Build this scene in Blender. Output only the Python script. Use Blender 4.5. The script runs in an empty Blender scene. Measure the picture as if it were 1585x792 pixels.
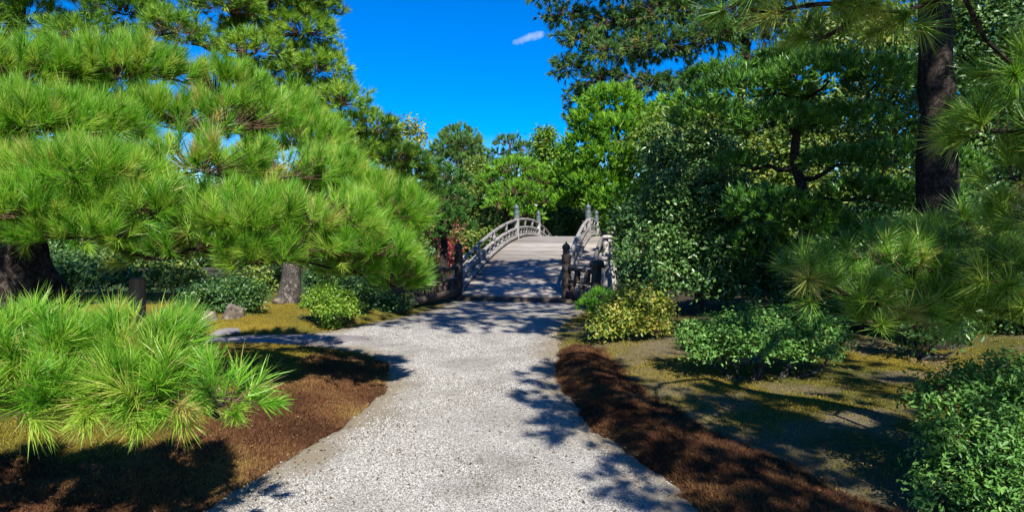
import bpy, math
import numpy as np
from mathutils import Vector, Matrix

R = math.radians
rng = np.random.default_rng(7)
scene = bpy.context.scene
COL = scene.collection

# ------------------------------------------------------------------ camera, sky, sun, exposure
EYE = 1.6            # the photographer's eye height, metres
FPX = 1000.0         # focal length in pixels of the 1585 px wide photograph
CX, HY = 792.5, 357.0
cam = bpy.data.cameras.new('camera')
cam.sensor_width = 36.0
cam.lens = 36.0 * FPX / 1585.0
cam.shift_y = -(396.0 - HY) / 1585.0
cam.clip_start = 0.05
cam.clip_end = 3000
cam_o = bpy.data.objects.new('camera', cam)
cam_o.location = (0, 0, EYE)
cam_o.rotation_euler = (R(90), 0, 0)
COL.objects.link(cam_o)
scene.camera = cam_o

SUN_EL, SUN_AZ = 42.0, 17.0      # elevation; degrees to the right of straight behind the camera
to_sun = Vector((math.sin(R(SUN_AZ)) * math.cos(R(SUN_EL)), -math.cos(R(SUN_AZ)) * math.cos(R(SUN_EL)), math.sin(R(SUN_EL))))
sun = bpy.data.lights.new('sun', 'SUN')
sun.energy = 4.6
sun.angle = R(0.5)
sun.color = (1.0, 0.95, 0.86)
sun_o = bpy.data.objects.new('sun', sun)
sun_o.rotation_euler = to_sun.to_track_quat('Z', 'Y').to_euler()
sun_o.location = (8, -10, 20)
COL.objects.link(sun_o)

world = bpy.data.worlds.new('World')
scene.world = world
world.use_nodes = True
wn, wl = world.node_tree.nodes, world.node_tree.links
wn.clear()
sky = wn.new('ShaderNodeTexSky')
sky.sky_type = 'NISHITA'
sky.sun_disc = False
sky.sun_elevation = R(SUN_EL)
sky.sun_rotation = R(180 - SUN_AZ)
sky.altitude = 0
sky.air_density = 1.0
sky.dust_density = 0.25
sky.ozone_density = 4.0
hs = wn.new('ShaderNodeHueSaturation')
hs.inputs['Saturation'].default_value = 1.75
hs.inputs['Value'].default_value = 1.0
hs.inputs['Hue'].default_value = 0.517
bg = wn.new('ShaderNodeBackground')
bg.inputs['Strength'].default_value = 0.082
wo = wn.new('ShaderNodeOutputWorld')
wl.new(sky.outputs[0], hs.inputs['Color'])
# one small wisp of cloud low in the sky
tc = wn.new('ShaderNodeTexCoord')
sep = wn.new('ShaderNodeSeparateXYZ')
wl.new(tc.outputs['Generated'], sep.inputs[0])
def wmath(op, a, b=None):
    n = wn.new('ShaderNodeMath'); n.operation = op
    for i, v in enumerate((a, b)):
        if v is None: continue
        if isinstance(v, (int, float)): n.inputs[i].default_value = v
        else: wl.new(v, n.inputs[i])
    return n.outputs[0]
ax = wmath('DIVIDE', sep.outputs[0], sep.outputs[1])
az = wmath('DIVIDE', sep.outputs[2], sep.outputs[1])
ex = wmath('SUBTRACT', ax, 0.026)
ez = wmath('SUBTRACT', wmath('SUBTRACT', az, 0.298), wmath('MULTIPLY', ex, 0.25))
wnz = wn.new('ShaderNodeTexNoise'); wnz.inputs['Scale'].default_value = 38; wnz.inputs['Detail'].default_value = 5
wl.new(tc.outputs['Generated'], wnz.inputs['Vector'])
rr = wmath('ADD', wmath('POWER', wmath('ABSOLUTE', wmath('DIVIDE', ex, 0.034)), 2.0), wmath('POWER', wmath('ABSOLUTE', wmath('DIVIDE', ez, 0.0105)), 2.0))
cm = wmath('MULTIPLY', wmath('SUBTRACT', 1.55, wmath('ADD', rr, wmath('MULTIPLY', wnz.outputs[0], 1.9))), 0.5)
cm = wmath('MINIMUM', wmath('MAXIMUM', cm, 0.0), 0.42)
cm = wmath('MULTIPLY', cm, wmath('GREATER_THAN', sep.outputs[1], 0.0))
mixc = wn.new('ShaderNodeMix'); mixc.data_type = 'RGBA'
wl.new(cm, mixc.inputs[0]); wl.new(hs.outputs[0], mixc.inputs[6]); mixc.inputs[7].default_value = (8.0, 8.4, 9.0, 1)
wl.new(mixc.outputs[2], bg.inputs['Color'])
wl.new(bg.outputs[0], wo.inputs['Surface'])

vs = scene.view_settings
vs.view_transform = 'Standard'; vs.look = 'None'; vs.exposure = 1.18; vs.gamma = 1.0; vs.use_curve_mapping = False
scene.render.engine = 'CYCLES'
cy = scene.cycles
cy.max_bounces = 5; cy.diffuse_bounces = 3; cy.glossy_bounces = 3; cy.transmission_bounces = 4
cy.use_denoising = True
cy.caustics_reflective = False; cy.caustics_refractive = False
cy.sample_clamp_indirect = 6.0

# ------------------------------------------------------------------ helpers
def P(px, py, d):
    """the point that the photograph shows at (px, py), d metres in front of the camera"""
    return np.array(((px - CX) * d / FPX, d, EYE - (py - HY) * d / FPX))

def tag(o, label=None, cat=None, group=None, kind=None):
    if label: o['label'] = label
    if cat: o['category'] = cat
    if group: o['group'] = group
    if kind: o['kind'] = kind
    return o

def empty(name, loc=(0, 0, 0), rz=0.0):
    o = bpy.data.objects.new(name, None)
    o.location = loc; o.rotation_euler = (0, 0, rz); o.empty_display_size = 0.2
    COL.objects.link(o)
    return o

def link(o, parent=None):
    COL.objects.link(o)
    if parent is not None:
        o.parent = parent
        o.matrix_parent_inverse = Matrix.Translation(-Vector(parent.location)) if parent.type == 'EMPTY' and not any(parent.rotation_euler) else parent.matrix_basis.inverted()
    return o

def noise2(x, y, seed=0):
    """smooth value noise in 0..1"""
    xi, yi = np.floor(x).astype(np.int64), np.floor(y).astype(np.int64)
    fx, fy = x - xi, y - yi
    fx, fy = fx * fx * (3 - 2 * fx), fy * fy * (3 - 2 * fy)
    def h(a, b):
        n = (a * 374761393 + b * 668265263 + seed * 974634777) & 0x7fffffff
        n = ((n ^ (n >> 13)) * 1274126177) & 0x7fffffff
        return ((n ^ (n >> 16)) & 0xffff) / 65535.0
    return (h(xi, yi) * (1 - fx) + h(xi + 1, yi) * fx) * (1 - fy) + (h(xi, yi + 1) * (1 - fx) + h(xi + 1, yi + 1) * fx) * fy

def fbm(x, y, seed=0, n=4):
    s, a, t = 0, 1.0, 0
    for i in range(n):
        s = s + a * noise2(x * 2 ** i, y * 2 ** i, seed + i); t += a; a *= 0.5
    return s / t

class Buf:
    """collects vertices, triangles / quads and one scalar per vertex; build() links ONE mesh object"""
    def __init__(self): self.v, self.f, self.t, self.n = [], [], [], 0
    def add(self, v, f, t=0.5):
        v = np.asarray(v, dtype=np.float64).reshape(-1, 3)
        f = np.asarray(f, dtype=np.int64)
        self.v.append(v); self.f.append(f + self.n)
        self.t.append(np.broadcast_to(np.asarray(t, dtype=np.float64), (len(v),)).copy())
        self.n += len(v)
        return self
    def mesh(self, name, mat, smooth=False, colors=None):
        v = np.concatenate(self.v); t = np.concatenate(self.t)
        me = bpy.data.meshes.new(name)
        me.vertices.add(len(v)); me.vertices.foreach_set('co', v.astype(np.float32).ravel())
        tot = np.concatenate([np.full(len(f), f.shape[1]) for f in self.f]) if self.f else np.zeros(0)
        idx = np.concatenate([f.ravel() for f in self.f])
        me.loops.add(len(idx)); me.loops.foreach_set('vertex_index', idx.astype(np.int32))
        st = np.concatenate(([0], np.cumsum(tot)[:-1]))
        me.polygons.add(len(tot)); me.polygons.foreach_set('loop_start', st.astype(np.int32)); me.polygons.foreach_set('loop_total', tot.astype(np.int32))
        if smooth: me.polygons.foreach_set('use_smooth', np.ones(len(tot), dtype=bool))
        me.update(calc_edges=True)
        at = me.attributes.new('t', 'FLOAT', 'POINT'); at.data.foreach_set('value', t.astype(np.float32))
        if colors is not None:
            ca = me.attributes.new('tint', 'FLOAT_COLOR', 'POINT'); ca.data.foreach_set('color', colors.astype(np.float32).ravel())
        if mat: me.materials.append(mat)
        return me
    def build(self, name, mat, parent=None, smooth=False, colors=None, origin=None):
        if origin is not None:
            self.v = [a - np.asarray(origin) for a in self.v]
        o = bpy.data.objects.new(name, self.mesh(name, mat, smooth, colors))
        if origin is not None: o.location = origin
        return link(o, parent)

def norm(a): return a / np.maximum(np.linalg.norm(a, axis=-1, keepdims=True), 1e-9)

def tube_geo(pts, rad, seg=8, cap=True, wob=0.0, rg=rng):
    pts = np.asarray(pts, float); n = len(pts)
    rad = np.broadcast_to(np.asarray(rad, float), (n,))
    tan = np.gradient(pts, axis=0); tan = norm(tan)
    ref = np.array((0, 0, 1.0)) if abs(tan[0][2]) < 0.9 else np.array((1.0, 0, 0))
    u = norm(np.cross(tan, ref)); w = norm(np.cross(tan, u))
    for i in range(1, n):                       # keep the frame from flipping
        u_i = u[i - 1] - tan[i] * np.dot(u[i - 1], tan[i]); u[i] = u_i / max(np.linalg.norm(u_i), 1e-9); w[i] = np.cross(tan[i], u[i])
    a = np.arange(seg) * 2 * math.pi / seg
    r = rad[:, None] * (1 + wob * (rg.random((n, seg)) - 0.5))
    v = pts[:, None] + r[..., None] * (np.cos(a)[None, :, None] * u[:, None] + np.sin(a)[None, :, None] * w[:, None])
    v = v.reshape(-1, 3)
    i = np.arange(n - 1)[:, None] * seg; j = np.arange(seg)[None]; k = (j + 1) % seg
    f = np.stack([i + j, i + k, i + seg + k, i + seg + j], -1).reshape(-1, 4)
    return v, f

def add_tube(b, pts, rad, seg=8, wob=0.0, t=0.5, rg=rng):
    v, f = tube_geo(pts, rad, seg, wob=wob, rg=rg)
    b.add(v, f, t)
    n = len(v)
    c = np.arange(seg)
    for s, e in ((0, 0), (n - seg, len(pts) - 1)):
        vv = np.vstack([v[s:s + seg], np.asarray(pts[e], float)[None]])
        b.add(vv, np.stack([c, (c + 1) % seg, np.full(seg, seg)], -1), t)

def box_geo(lo, hi, bev=0.0):
    x0, y0, z0 = lo; x1, y1, z1 = hi
    if bev <= 0:
        v = np.array([(x, y, z) for z in (z0, z1) for y in (y0, y1) for x in (x0, x1)], float)
        return v, np.array([(0, 2, 3, 1), (4, 5, 7, 6), (0, 1, 5, 4), (2, 6, 7, 3), (0, 4, 6, 2), (1, 3, 7, 5)])
    b = bev                                     # the four long upper edges chamfered
    v = np.array([(x0, y0, z0), (x1, y0, z0), (x1, y1, z0), (x0, y1, z0),
                  (x0, y0, z1 - b), (x1, y0, z1 - b), (x1, y1, z1 - b), (x0, y1, z1 - b),
                  (x0 + b, y0 + b, z1), (x1 - b, y0 + b, z1), (x1 - b, y1 - b, z1), (x0 + b, y1 - b, z1)], float)
    f = [(3, 2, 1, 0), (8, 9, 10, 11)]
    for i in range(4):
        k = (i + 1) % 4
        f += [(i, k, 4 + k, 4 + i), (4 + i, 4 + k, 8 + k, 8 + i)]
    return v, np.array(f)

def lathe_geo(prof, seg=14):
    a = np.arange(seg) * 2 * math.pi / seg
    v = np.array([[(r * math.cos(t), r * math.sin(t), z) for t in a] for r, z in prof]).reshape(-1, 3)
    n = len(prof)
    i = np.arange(n - 1)[:, None] * seg; j = np.arange(seg)[None]; k = (j + 1) % seg
    return v, np.stack([i + j, i + k, i + seg + k, i + seg + j], -1).reshape(-1, 4)

# ------------------------------------------------------------------ materials
def new_mat(name):
    m = bpy.data.materials.new(name); m.use_nodes = True
    nt = m.node_tree; nt.nodes.clear()
    out = nt.nodes.new('ShaderNodeOutputMaterial')
    return m, nt.nodes, nt.links, out

def ramp(n, stops):
    r = n.new('ShaderNodeValToRGB')
    e = r.color_ramp.elements
    while len(e) < len(stops): e.new(0.5)
    for k, (p, c) in enumerate(stops):
        e[k].position = p; e[k].color = (*c, 1)
    return r

def leaf_mat(name, stops, rough=0.5, spec=0.4, trans=0.35, ttint=(1.25, 1.15, 0.6)):
    """foliage: colour runs over the scalar t that each leaf or needle carries"""
    m, n, l, out = new_mat(name)
    a = n.new('ShaderNodeAttribute'); a.attribute_name = 't'
    r = ramp(n, stops); l.new(a.outputs['Fac'], r.inputs[0])
    p = n.new('ShaderNodeBsdfPrincipled')
    p.inputs['Roughness'].default_value = rough
    p.inputs['Specular IOR Level'].default_value = spec
    l.new(r.outputs[0], p.inputs['Base Color'])
    tr = n.new('ShaderNodeBsdfTranslucent')
    mx = n.new('ShaderNodeMix'); mx.data_type = 'RGBA'; mx.blend_type = 'MULTIPLY'; mx.inputs[0].default_value = 1
    l.new(r.outputs[0], mx.inputs[6]); mx.inputs[7].default_value = (*ttint, 1)
    l.new(mx.outputs[2], tr.inputs['Color'])
    ms = n.new('ShaderNodeMixShader'); ms.inputs[0].default_value = trans
    l.new(p.outputs[0], ms.inputs[1]); l.new(tr.outputs[0], ms.inputs[2]); l.new(ms.outputs[0], out.inputs['Surface'])
    return m

def rough_mat(name, c0, c1, scale=8.0, stretch=(1, 1, 1), rough=0.85, bump=0.4, dist=0.02, detail=6, spec=0.2, rnd=0.0, c2=None):
    """two or three colours mixed by noise in object space, with relief of the same noise"""
    c0, c1, c2 = (None if c is None else tuple(0.78 * q for q in c) for c in (c0, c1, c2))
    m, n, l, out = new_mat(name)
    tcn = n.new('ShaderNodeTexCoord'); mp = n.new('ShaderNodeMapping'); mp.inputs['Scale'].default_value = stretch
    oi = n.new('ShaderNodeObjectInfo')
    va = n.new('ShaderNodeVectorMath'); va.operation = 'ADD'
    sc = n.new('ShaderNodeMath'); sc.operation = 'MULTIPLY'; sc.inputs[1].default_value = 37.0
    l.new(oi.outputs['Random'], sc.inputs[0]); l.new(tcn.outputs['Object'], va.inputs[0]); l.new(sc.outputs[0], va.inputs[1])
    l.new(va.outputs[0], mp.inputs['Vector'])
    nz = n.new('ShaderNodeTexNoise'); nz.inputs['Scale'].default_value = scale; nz.inputs['Detail'].default_value = detail; nz.inputs['Roughness'].default_value = 0.65
    l.new(mp.outputs[0], nz.inputs['Vector'])
    st = [(0.32, c0), (0.68, c1)] if c2 is None else [(0.3, c0), (0.52, c1), (0.72, c2)]
    r = ramp(n, st); l.new(nz.outputs[0], r.inputs[0])
    col = r.outputs[0]
    if rnd:
        mr = n.new('ShaderNodeMapRange'); mr.inputs[3].default_value = 1 - rnd; mr.inputs[4].default_value = 1 + rnd
        l.new(oi.outputs['Random'], mr.inputs[0])
        vm = n.new('ShaderNodeVectorMath'); vm.operation = 'SCALE'
        l.new(col, vm.inputs[0]); l.new(mr.outputs[0], vm.inputs['Scale']); col = vm.outputs[0]
    p = n.new('ShaderNodeBsdfPrincipled'); p.inputs['Roughness'].default_value = rough; p.inputs['Specular IOR Level'].default_value = spec
    l.new(col, p.inputs['Base Color'])
    bp = n.new('ShaderNodeBump'); bp.inputs['Strength'].default_value = bump; bp.inputs['Distance'].default_value = dist
    l.new(nz.outputs[0], bp.inputs['Height']); l.new(bp.outputs[0], p.inputs['Normal'])
    l.new(p.outputs[0], out.inputs['Surface'])
    return m

M = {}
# needles: t from young green to straw
M['needle_near'] = leaf_mat('needle_near', [(0.0, (0.065, 0.21, 0.014)), (0.4, (0.155, 0.39, 0.022)), (0.72, (0.34, 0.49, 0.06)), (1.0, (0.48, 0.37, 0.14))], 0.42, 0.5, 0.42)
M['needle_right'] = leaf_mat('needle_right', [(0.0, (0.06, 0.17, 0.02)), (0.5, (0.14, 0.31, 0.03)), (0.85, (0.26, 0.38, 0.05)), (1.0, (0.38, 0.33, 0.10))], 0.36, 0.5, 0.3)
M['needle_back'] = leaf_mat('needle_back', [(0.0, (0.055, 0.16, 0.02)), (0.5, (0.14, 0.31, 0.025)), (1.0, (0.30, 0.42, 0.035))], 0.5, 0.4, 0.3)
M['fir'] = leaf_mat('fir', [(0.0, (0.04, 0.11, 0.03)), (0.6, (0.085, 0.19, 0.04)), (0.93, (0.15, 0.24, 0.045)), (1.0, (0.32, 0.24, 0.04))], 0.55, 0.3, 0.25)
M['cypress'] = leaf_mat('cypress', [(0.0, (0.05, 0.16, 0.016)), (0.5, (0.105, 0.28, 0.02)), (1.0, (0.24, 0.45, 0.025))], 0.55, 0.3, 0.3)
M['podocarpus'] = leaf_mat('podocarpus', [(0.0, (0.035, 0.11, 0.018)), (0.6, (0.075, 0.21, 0.024)), (1.0, (0.17, 0.34, 0.03))], 0.4, 0.5, 0.25)
M['camellia'] = leaf_mat('camellia', [(0.0, (0.035, 0.085, 0.018)), (0.6, (0.075, 0.17, 0.035)), (1.0, (0.16, 0.27, 0.06))], 0.36, 0.55, 0.2)
M['azalea'] = leaf_mat('azalea', [(0.0, (0.05, 0.14, 0.025)), (0.6, (0.10, 0.24, 0.04)), (1.0, (0.20, 0.34, 0.07))], 0.5, 0.35, 0.25)
M['azalea_bright'] = leaf_mat('azalea_bright', [(0.0, (0.06, 0.15, 0.015)), (0.6, (0.13, 0.26, 0.02)), (1.0, (0.25, 0.34, 0.03))], 0.45, 0.4, 0.3)
M['azalea_gold'] = leaf_mat('azalea_gold', [(0.0, (0.07, 0.12, 0.02)), (0.4, (0.15, 0.23, 0.025)), (0.8, (0.28, 0.31, 0.04)), (1.0, (0.40, 0.32, 0.07))], 0.45, 0.4, 0.3)
M['leaf_olive'] = leaf_mat('leaf_olive', [(0.0, (0.05, 0.11, 0.02)), (0.5, (0.12, 0.21, 0.03)), (1.0, (0.28, 0.28, 0.05))], 0.5, 0.4, 0.3)
M['leaf_gold'] = leaf_mat('leaf_gold', [(0.0, (0.08, 0.14, 0.02)), (0.5, (0.22, 0.26, 0.03)), (1.0, (0.45, 0.38, 0.04))], 0.5, 0.4, 0.35)
M['leaf_dark'] = leaf_mat('leaf_dark', [(0.0, (0.025, 0.07, 0.018)), (0.6, (0.05, 0.125, 0.025)), (1.0, (0.12, 0.21, 0.04))], 0.4, 0.5, 0.25)
M['leaf_red'] = leaf_mat('leaf_red', [(0.0, (0.16, 0.03, 0.02)), (0.5, (0.45, 0.07, 0.065)), (1.0, (0.62, 0.24, 0.20))], 0.5, 0.4, 0.35, (1.2, 0.9, 0.8))
M['moss_brown'] = leaf_mat('moss_brown', [(0.0, (0.05, 0.022, 0.012)), (0.5, (0.12, 0.055, 0.026)), (0.85, (0.20, 0.10, 0.04)), (1.0, (0.24, 0.165, 0.05))], 0.8, 0.1, 0.15, (1.1, 1, 0.8))
M['moss_green'] = leaf_mat('moss_green', [(0.0, (0.06, 0.07, 0.012)), (0.5, (0.17, 0.145, 0.018)), (1.0, (0.32, 0.24, 0.03))], 0.8, 0.1, 0.15, (1.1, 1, 0.8))
def bark_mat(name, crack, lo, hi, scale):
    """thick scaly plates with dark cracks between"""
    m, n, l, out = new_mat(name)
    tcn = n.new('ShaderNodeTexCoord'); mp = n.new('ShaderNodeMapping'); mp.inputs['Scale'].default_value = (1, 1, 0.42)
    nz = n.new('ShaderNodeTexNoise'); nz.inputs['Scale'].default_value = 6; nz.inputs['Detail'].default_value = 7; nz.inputs['Roughness'].default_value = 0.7
    l.new(tcn.outputs['Object'], nz.inputs['Vector'])
    vm = n.new('ShaderNodeVectorMath'); vm.operation = 'MULTIPLY_ADD'; vm.inputs[1].default_value = (0.3, 0.3, 0.3)
    l.new(nz.outputs['Color'], vm.inputs[0]); l.new(tcn.outputs['Object'], vm.inputs[2]); l.new(vm.outputs[0], mp.inputs['Vector'])
    v = n.new('ShaderNodeTexVoronoi'); v.feature = 'DISTANCE_TO_EDGE'; v.inputs['Scale'].default_value = scale
    l.new(mp.outputs[0], v.inputs['Vector'])
    v2 = n.new('ShaderNodeTexVoronoi'); v2.inputs['Scale'].default_value = scale; l.new(mp.outputs[0], v2.inputs['Vector'])
    sp = n.new('ShaderNodeSeparateColor'); l.new(v2.outputs['Color'], sp.inputs[0])
    ad = n.new('ShaderNodeMath'); ad.operation = 'MULTIPLY_ADD'; ad.inputs[1].default_value = 0.5
    l.new(sp.outputs[0], ad.inputs[0]); l.new(nz.outputs[0], ad.inputs[2])
    r = ramp(n, [(0.35, lo), (0.95, hi)]); l.new(ad.outputs[0], r.inputs[0])
    e = ramp(n, [(0.0, (0.55, 0.55, 0.55)), (0.14, (1, 1, 1))]); l.new(v.outputs['Distance'], e.inputs[0])
    mx = n.new('ShaderNodeMix'); mx.data_type = 'RGBA'; l.new(e.outputs[0], mx.inputs[0]); mx.inputs[6].default_value = (*crack, 1); l.new(r.outputs[0], mx.inputs[7])
    p = n.new('ShaderNodeBsdfPrincipled'); p.inputs['Roughness'].default_value = 0.95; p.inputs['Specular IOR Level'].default_value = 0.15
    l.new(mx.outputs[2], p.inputs['Base Color'])
    hm = n.new('ShaderNodeMath'); hm.operation = 'MULTIPLY_ADD'; hm.inputs[1].default_value = 0.35; l.new(nz.outputs[0], hm.inputs[0]); l.new(e.outputs[0], hm.inputs[2])
    bp_ = n.new('ShaderNodeBump'); bp_.inputs['Strength'].default_value = 1.0; bp_.inputs['Distance'].default_value = 0.035
    l.new(hm.outputs[0], bp_.inputs['Height']); l.new(bp_.outputs[0], p.inputs['Normal']); l.new(p.outputs[0], out.inputs['Surface'])
    return m
M['bark_dark'] = bark_mat('bark_dark', (0.008, 0.006, 0.005), (0.012, 0.0095, 0.008), (0.06, 0.047, 0.038), 19)
M['bark_grey'] = bark_mat('bark_grey', (0.012, 0.01, 0.009), (0.04, 0.035, 0.03), (0.16, 0.14, 0.12), 17)
M['bark_red'] = rough_mat('bark_red', (0.06, 0.035, 0.025), (0.24, 0.14, 0.10), 6, (1, 1, 0.5), 0.95, 0.8, 0.04)
M['twig'] = rough_mat('twig', (0.06, 0.04, 0.025), (0.20, 0.13, 0.075), 30, (1, 1, 1), 0.9, 0.3, 0.005)
M['plank'] = rough_mat('plank', (0.14, 0.122, 0.105), (0.33, 0.295, 0.255), 7, (0.22, 3.0, 3.0), 0.85, 0.6, 0.008, rnd=0.3, c2=(0.41, 0.375, 0.33))
M['timber'] = rough_mat('timber', (0.08, 0.074, 0.068), (0.28, 0.262, 0.24), 7, (1, 1, 1), 0.88, 0.7, 0.01, rnd=0.18, c2=(0.44, 0.42, 0.39))
M['timber_dark'] = rough_mat('timber_dark', (0.035, 0.026, 0.02), (0.14, 0.105, 0.08), 9, (2, 2, 0.4), 0.88, 0.5, 0.006, rnd=0.2)
M['pale_log'] = rough_mat('pale_log', (0.24, 0.21, 0.18), (0.56, 0.51, 0.45), 9, (2, 2, 0.3), 0.85, 0.4, 0.006, rnd=0.1)
M['bronze'] = rough_mat('bronze', (0.035, 0.045, 0.045), (0.13, 0.17, 0.17), 14, (1, 1, 1), 0.55, 0.2, 0.003, spec=0.6)
M['prop'] = rough_mat('prop', (0.12, 0.075, 0.05), (0.34, 0.22, 0.15), 14, (2, 2, 0.25), 0.85, 0.4, 0.005)
M['rock'] = rough_mat('rock', (0.04, 0.034, 0.028), (0.17, 0.14, 0.11), 9, (1, 1, 1), 0.95, 1.0, 0.05, c2=(0.34, 0.28, 0.21))
M['bank_rock'] = rough_mat('bank_rock', (0.02, 0.018, 0.015), (0.10, 0.09, 0.075), 4, (1, 1, 1), 0.95, 1.0, 0.06)
M['slab'] = rough_mat('slab', (0.17, 0.15, 0.15), (0.30, 0.27, 0.26), 5, (1, 1, 1), 0.85, 0.3, 0.008)

def gravel_sheet_mat():
    m, n, l, out = new_mat('gravel_sheet')
    tcn = n.new('ShaderNodeTexCoord')
    v = n.new('ShaderNodeTexVoronoi'); v.inputs['Scale'].default_value = 85; v.feature = 'F1'
    l.new(tcn.outputs['Object'], v.inputs['Vector'])
    sp = n.new('ShaderNodeSeparateColor'); l.new(v.outputs['Color'], sp.inputs[0])
    r = ramp(n, [(0.0, (0.23, 0.218, 0.20)), (0.45, (0.34, 0.327, 0.306)), (1.0, (0.455, 0.442, 0.42))]); l.new(sp.outputs[0], r.inputs[0])
    e = ramp(n, [(0.35, (1, 1, 1)), (0.75, (0.42, 0.40, 0.37))]); l.new(v.outputs['Distance'], e.inputs[0])
    mx = n.new('ShaderNodeMix'); mx.data_type = 'RGBA'; mx.blend_type = 'MULTIPLY'; mx.inputs[0].default_value = 1
    l.new(r.outputs[0], mx.inputs[6]); l.new(e.outputs[0], mx.inputs[7])
    big = n.new('ShaderNodeTexNoise'); big.inputs['Scale'].default_value = 1.3; big.inputs['Detail'].default_value = 5
    l.new(tcn.outputs['Object'], big.inputs['Vector'])
    br = ramp(n, [(0.35, (0.76, 0.73, 0.68)), (0.65, (1.04, 1.03, 1.0))]); l.new(big.outputs[0], br.inputs[0])
    m2 = n.new('ShaderNodeMix'); m2.data_type = 'RGBA'; m2.blend_type = 'MULTIPLY'; m2.inputs[0].default_value = 1
    l.new(mx.outputs[2], m2.inputs[6]); l.new(br.outputs[0], m2.inputs[7])
    at = n.new('ShaderNodeAttribute'); at.attribute_name = 't'       # earth trodden in along the verge
    m3 = n.new('ShaderNodeMix'); m3.data_type = 'RGBA'
    l.new(at.outputs['Fac'], m3.inputs[0]); l.new(m2.outputs[2], m3.inputs[6]); m3.inputs[7].default_value = (0.20, 0.165, 0.11, 1)
    p = n.new('ShaderNodeBsdfPrincipled'); p.inputs['Roughness'].default_value = 0.9; p.inputs['Specular IOR Level'].default_value = 0.2
    l.new(m3.outputs[2], p.inputs['Base Color'])
    bp = n.new('ShaderNodeBump'); bp.invert = True; bp.inputs['Strength'].default_value = 0.7; bp.inputs['Distance'].default_value = 0.008
    l.new(v.outputs['Distance'], bp.inputs['Height']); l.new(bp.outputs[0], p.inputs['Normal'])
    l.new(p.outputs[0], out.inputs['Surface'])
    return m
M['gravel_sheet'] = gravel_sheet_mat()

def pebble_mat():
    m, n, l, out = new_mat('pebble')
    a = n.new('ShaderNodeAttribute'); a.attribute_name = 't'
    r = ramp(n, [(0.0, (0.05, 0.042, 0.036)), (0.10, (0.23, 0.216, 0.196)), (0.5, (0.315, 0.302, 0.282)), (1.0, (0.41, 0.396, 0.375))]); l.new(a.outputs['Fac'], r.inputs[0])
    p = n.new('ShaderNodeBsdfPrincipled'); p.inputs['Roughness'].default_value = 0.8; p.inputs['Specular IOR Level'].default_value = 0.3
    l.new(r.outputs[0], p.inputs['Base Color']); l.new(p.outputs[0], out.inputs['Surface'])
    return m
M['pebble'] = pebble_mat()

def ground_mat():
    m, n, l, out = new_mat('ground')
    a = n.new('ShaderNodeAttribute'); a.attribute_name = 'tint'
    tcn = n.new('ShaderNodeTexCoord')
    nz = n.new('ShaderNodeTexNoise'); nz.inputs['Scale'].default_value = 45; nz.inputs['Detail'].default_value = 8; nz.inputs['Roughness'].default_value = 0.7
    l.new(tcn.outputs['Object'], nz.inputs['Vector'])
    r = ramp(n, [(0.3, (0.5, 0.48, 0.45)), (0.7, (1.35, 1.3, 1.2))]); l.new(nz.outputs[0], r.inputs[0])
    mx = n.new('ShaderNodeMix'); mx.data_type = 'RGBA'; mx.blend_type = 'MULTIPLY'; mx.inputs[0].default_value = 1
    l.new(a.outputs['Color'], mx.inputs[6]); l.new(r.outputs[0], mx.inputs[7])
    p = n.new('ShaderNodeBsdfPrincipled'); p.inputs['Roughness'].default_value = 0.95; p.inputs['Specular IOR Level'].default_value = 0.1
    l.new(mx.outputs[2], p.inputs['Base Color'])
    bp = n.new('ShaderNodeBump'); bp.inputs['Strength'].default_value = 0.8; bp.inputs['Distance'].default_value = 0.02
    l.new(nz.outputs[0], bp.inputs['Height']); l.new(bp.outputs[0], p.inputs['Normal'])
    l.new(p.outputs[0], out.inputs['Surface'])
    return m
M['ground'] = ground_mat()

def water_mat():
    m, n, l, out = new_mat('water')
    tcn = n.new('ShaderNodeTexCoord'); mp = n.new('ShaderNodeMapping'); mp.inputs['Scale'].default_value = (1, 1.6, 1)
    l.new(tcn.outputs['Object'], mp.inputs['Vector'])
    nz = n.new('ShaderNodeTexNoise'); nz.inputs['Scale'].default_value = 5; nz.inputs['Detail'].default_value = 4
    l.new(mp.outputs[0], nz.inputs['Vector'])
    p = n.new('ShaderNodeBsdfPrincipled'); p.inputs['Base Color'].default_value = (0.035, 0.05, 0.03, 1); p.inputs['Roughness'].default_value = 0.12
    p.inputs['IOR'].default_value = 1.33
    bp = n.new('ShaderNodeBump'); bp.inputs['Strength'].default_value = 0.12; bp.inputs['Distance'].default_value = 0.03
    l.new(nz.outputs[0], bp.inputs['Height']); l.new(bp.outputs[0], p.inputs['Normal'])
    l.new(p.outputs[0], out.inputs['Surface'])
    return m
M['water'] = water_mat()

# ------------------------------------------------------------------ the ground, the path, the pond
def smooth_poly(pts, n=6, closed=False):
    """Catmull-Rom through the points"""
    p = np.asarray(pts, float); m = len(p); out = []
    for i in range(m if closed else m - 1):
        a, b = p[i], p[(i + 1) % m]
        z = p[i - 1] if (i > 0 or closed) else 2 * a - b
        c = p[(i + 2) % m] if (i + 2 < m or closed) else 2 * b - a
        for t in np.arange(n) / n:
            out.append(0.5 * ((2 * a) + (-z + b) * t + (2 * z - 5 * a + 4 * b - c) * t * t + (-z + 3 * a - 3 * b + c) * t ** 3))
    if not closed: out.append(p[-1])
    return np.array(out)

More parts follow.
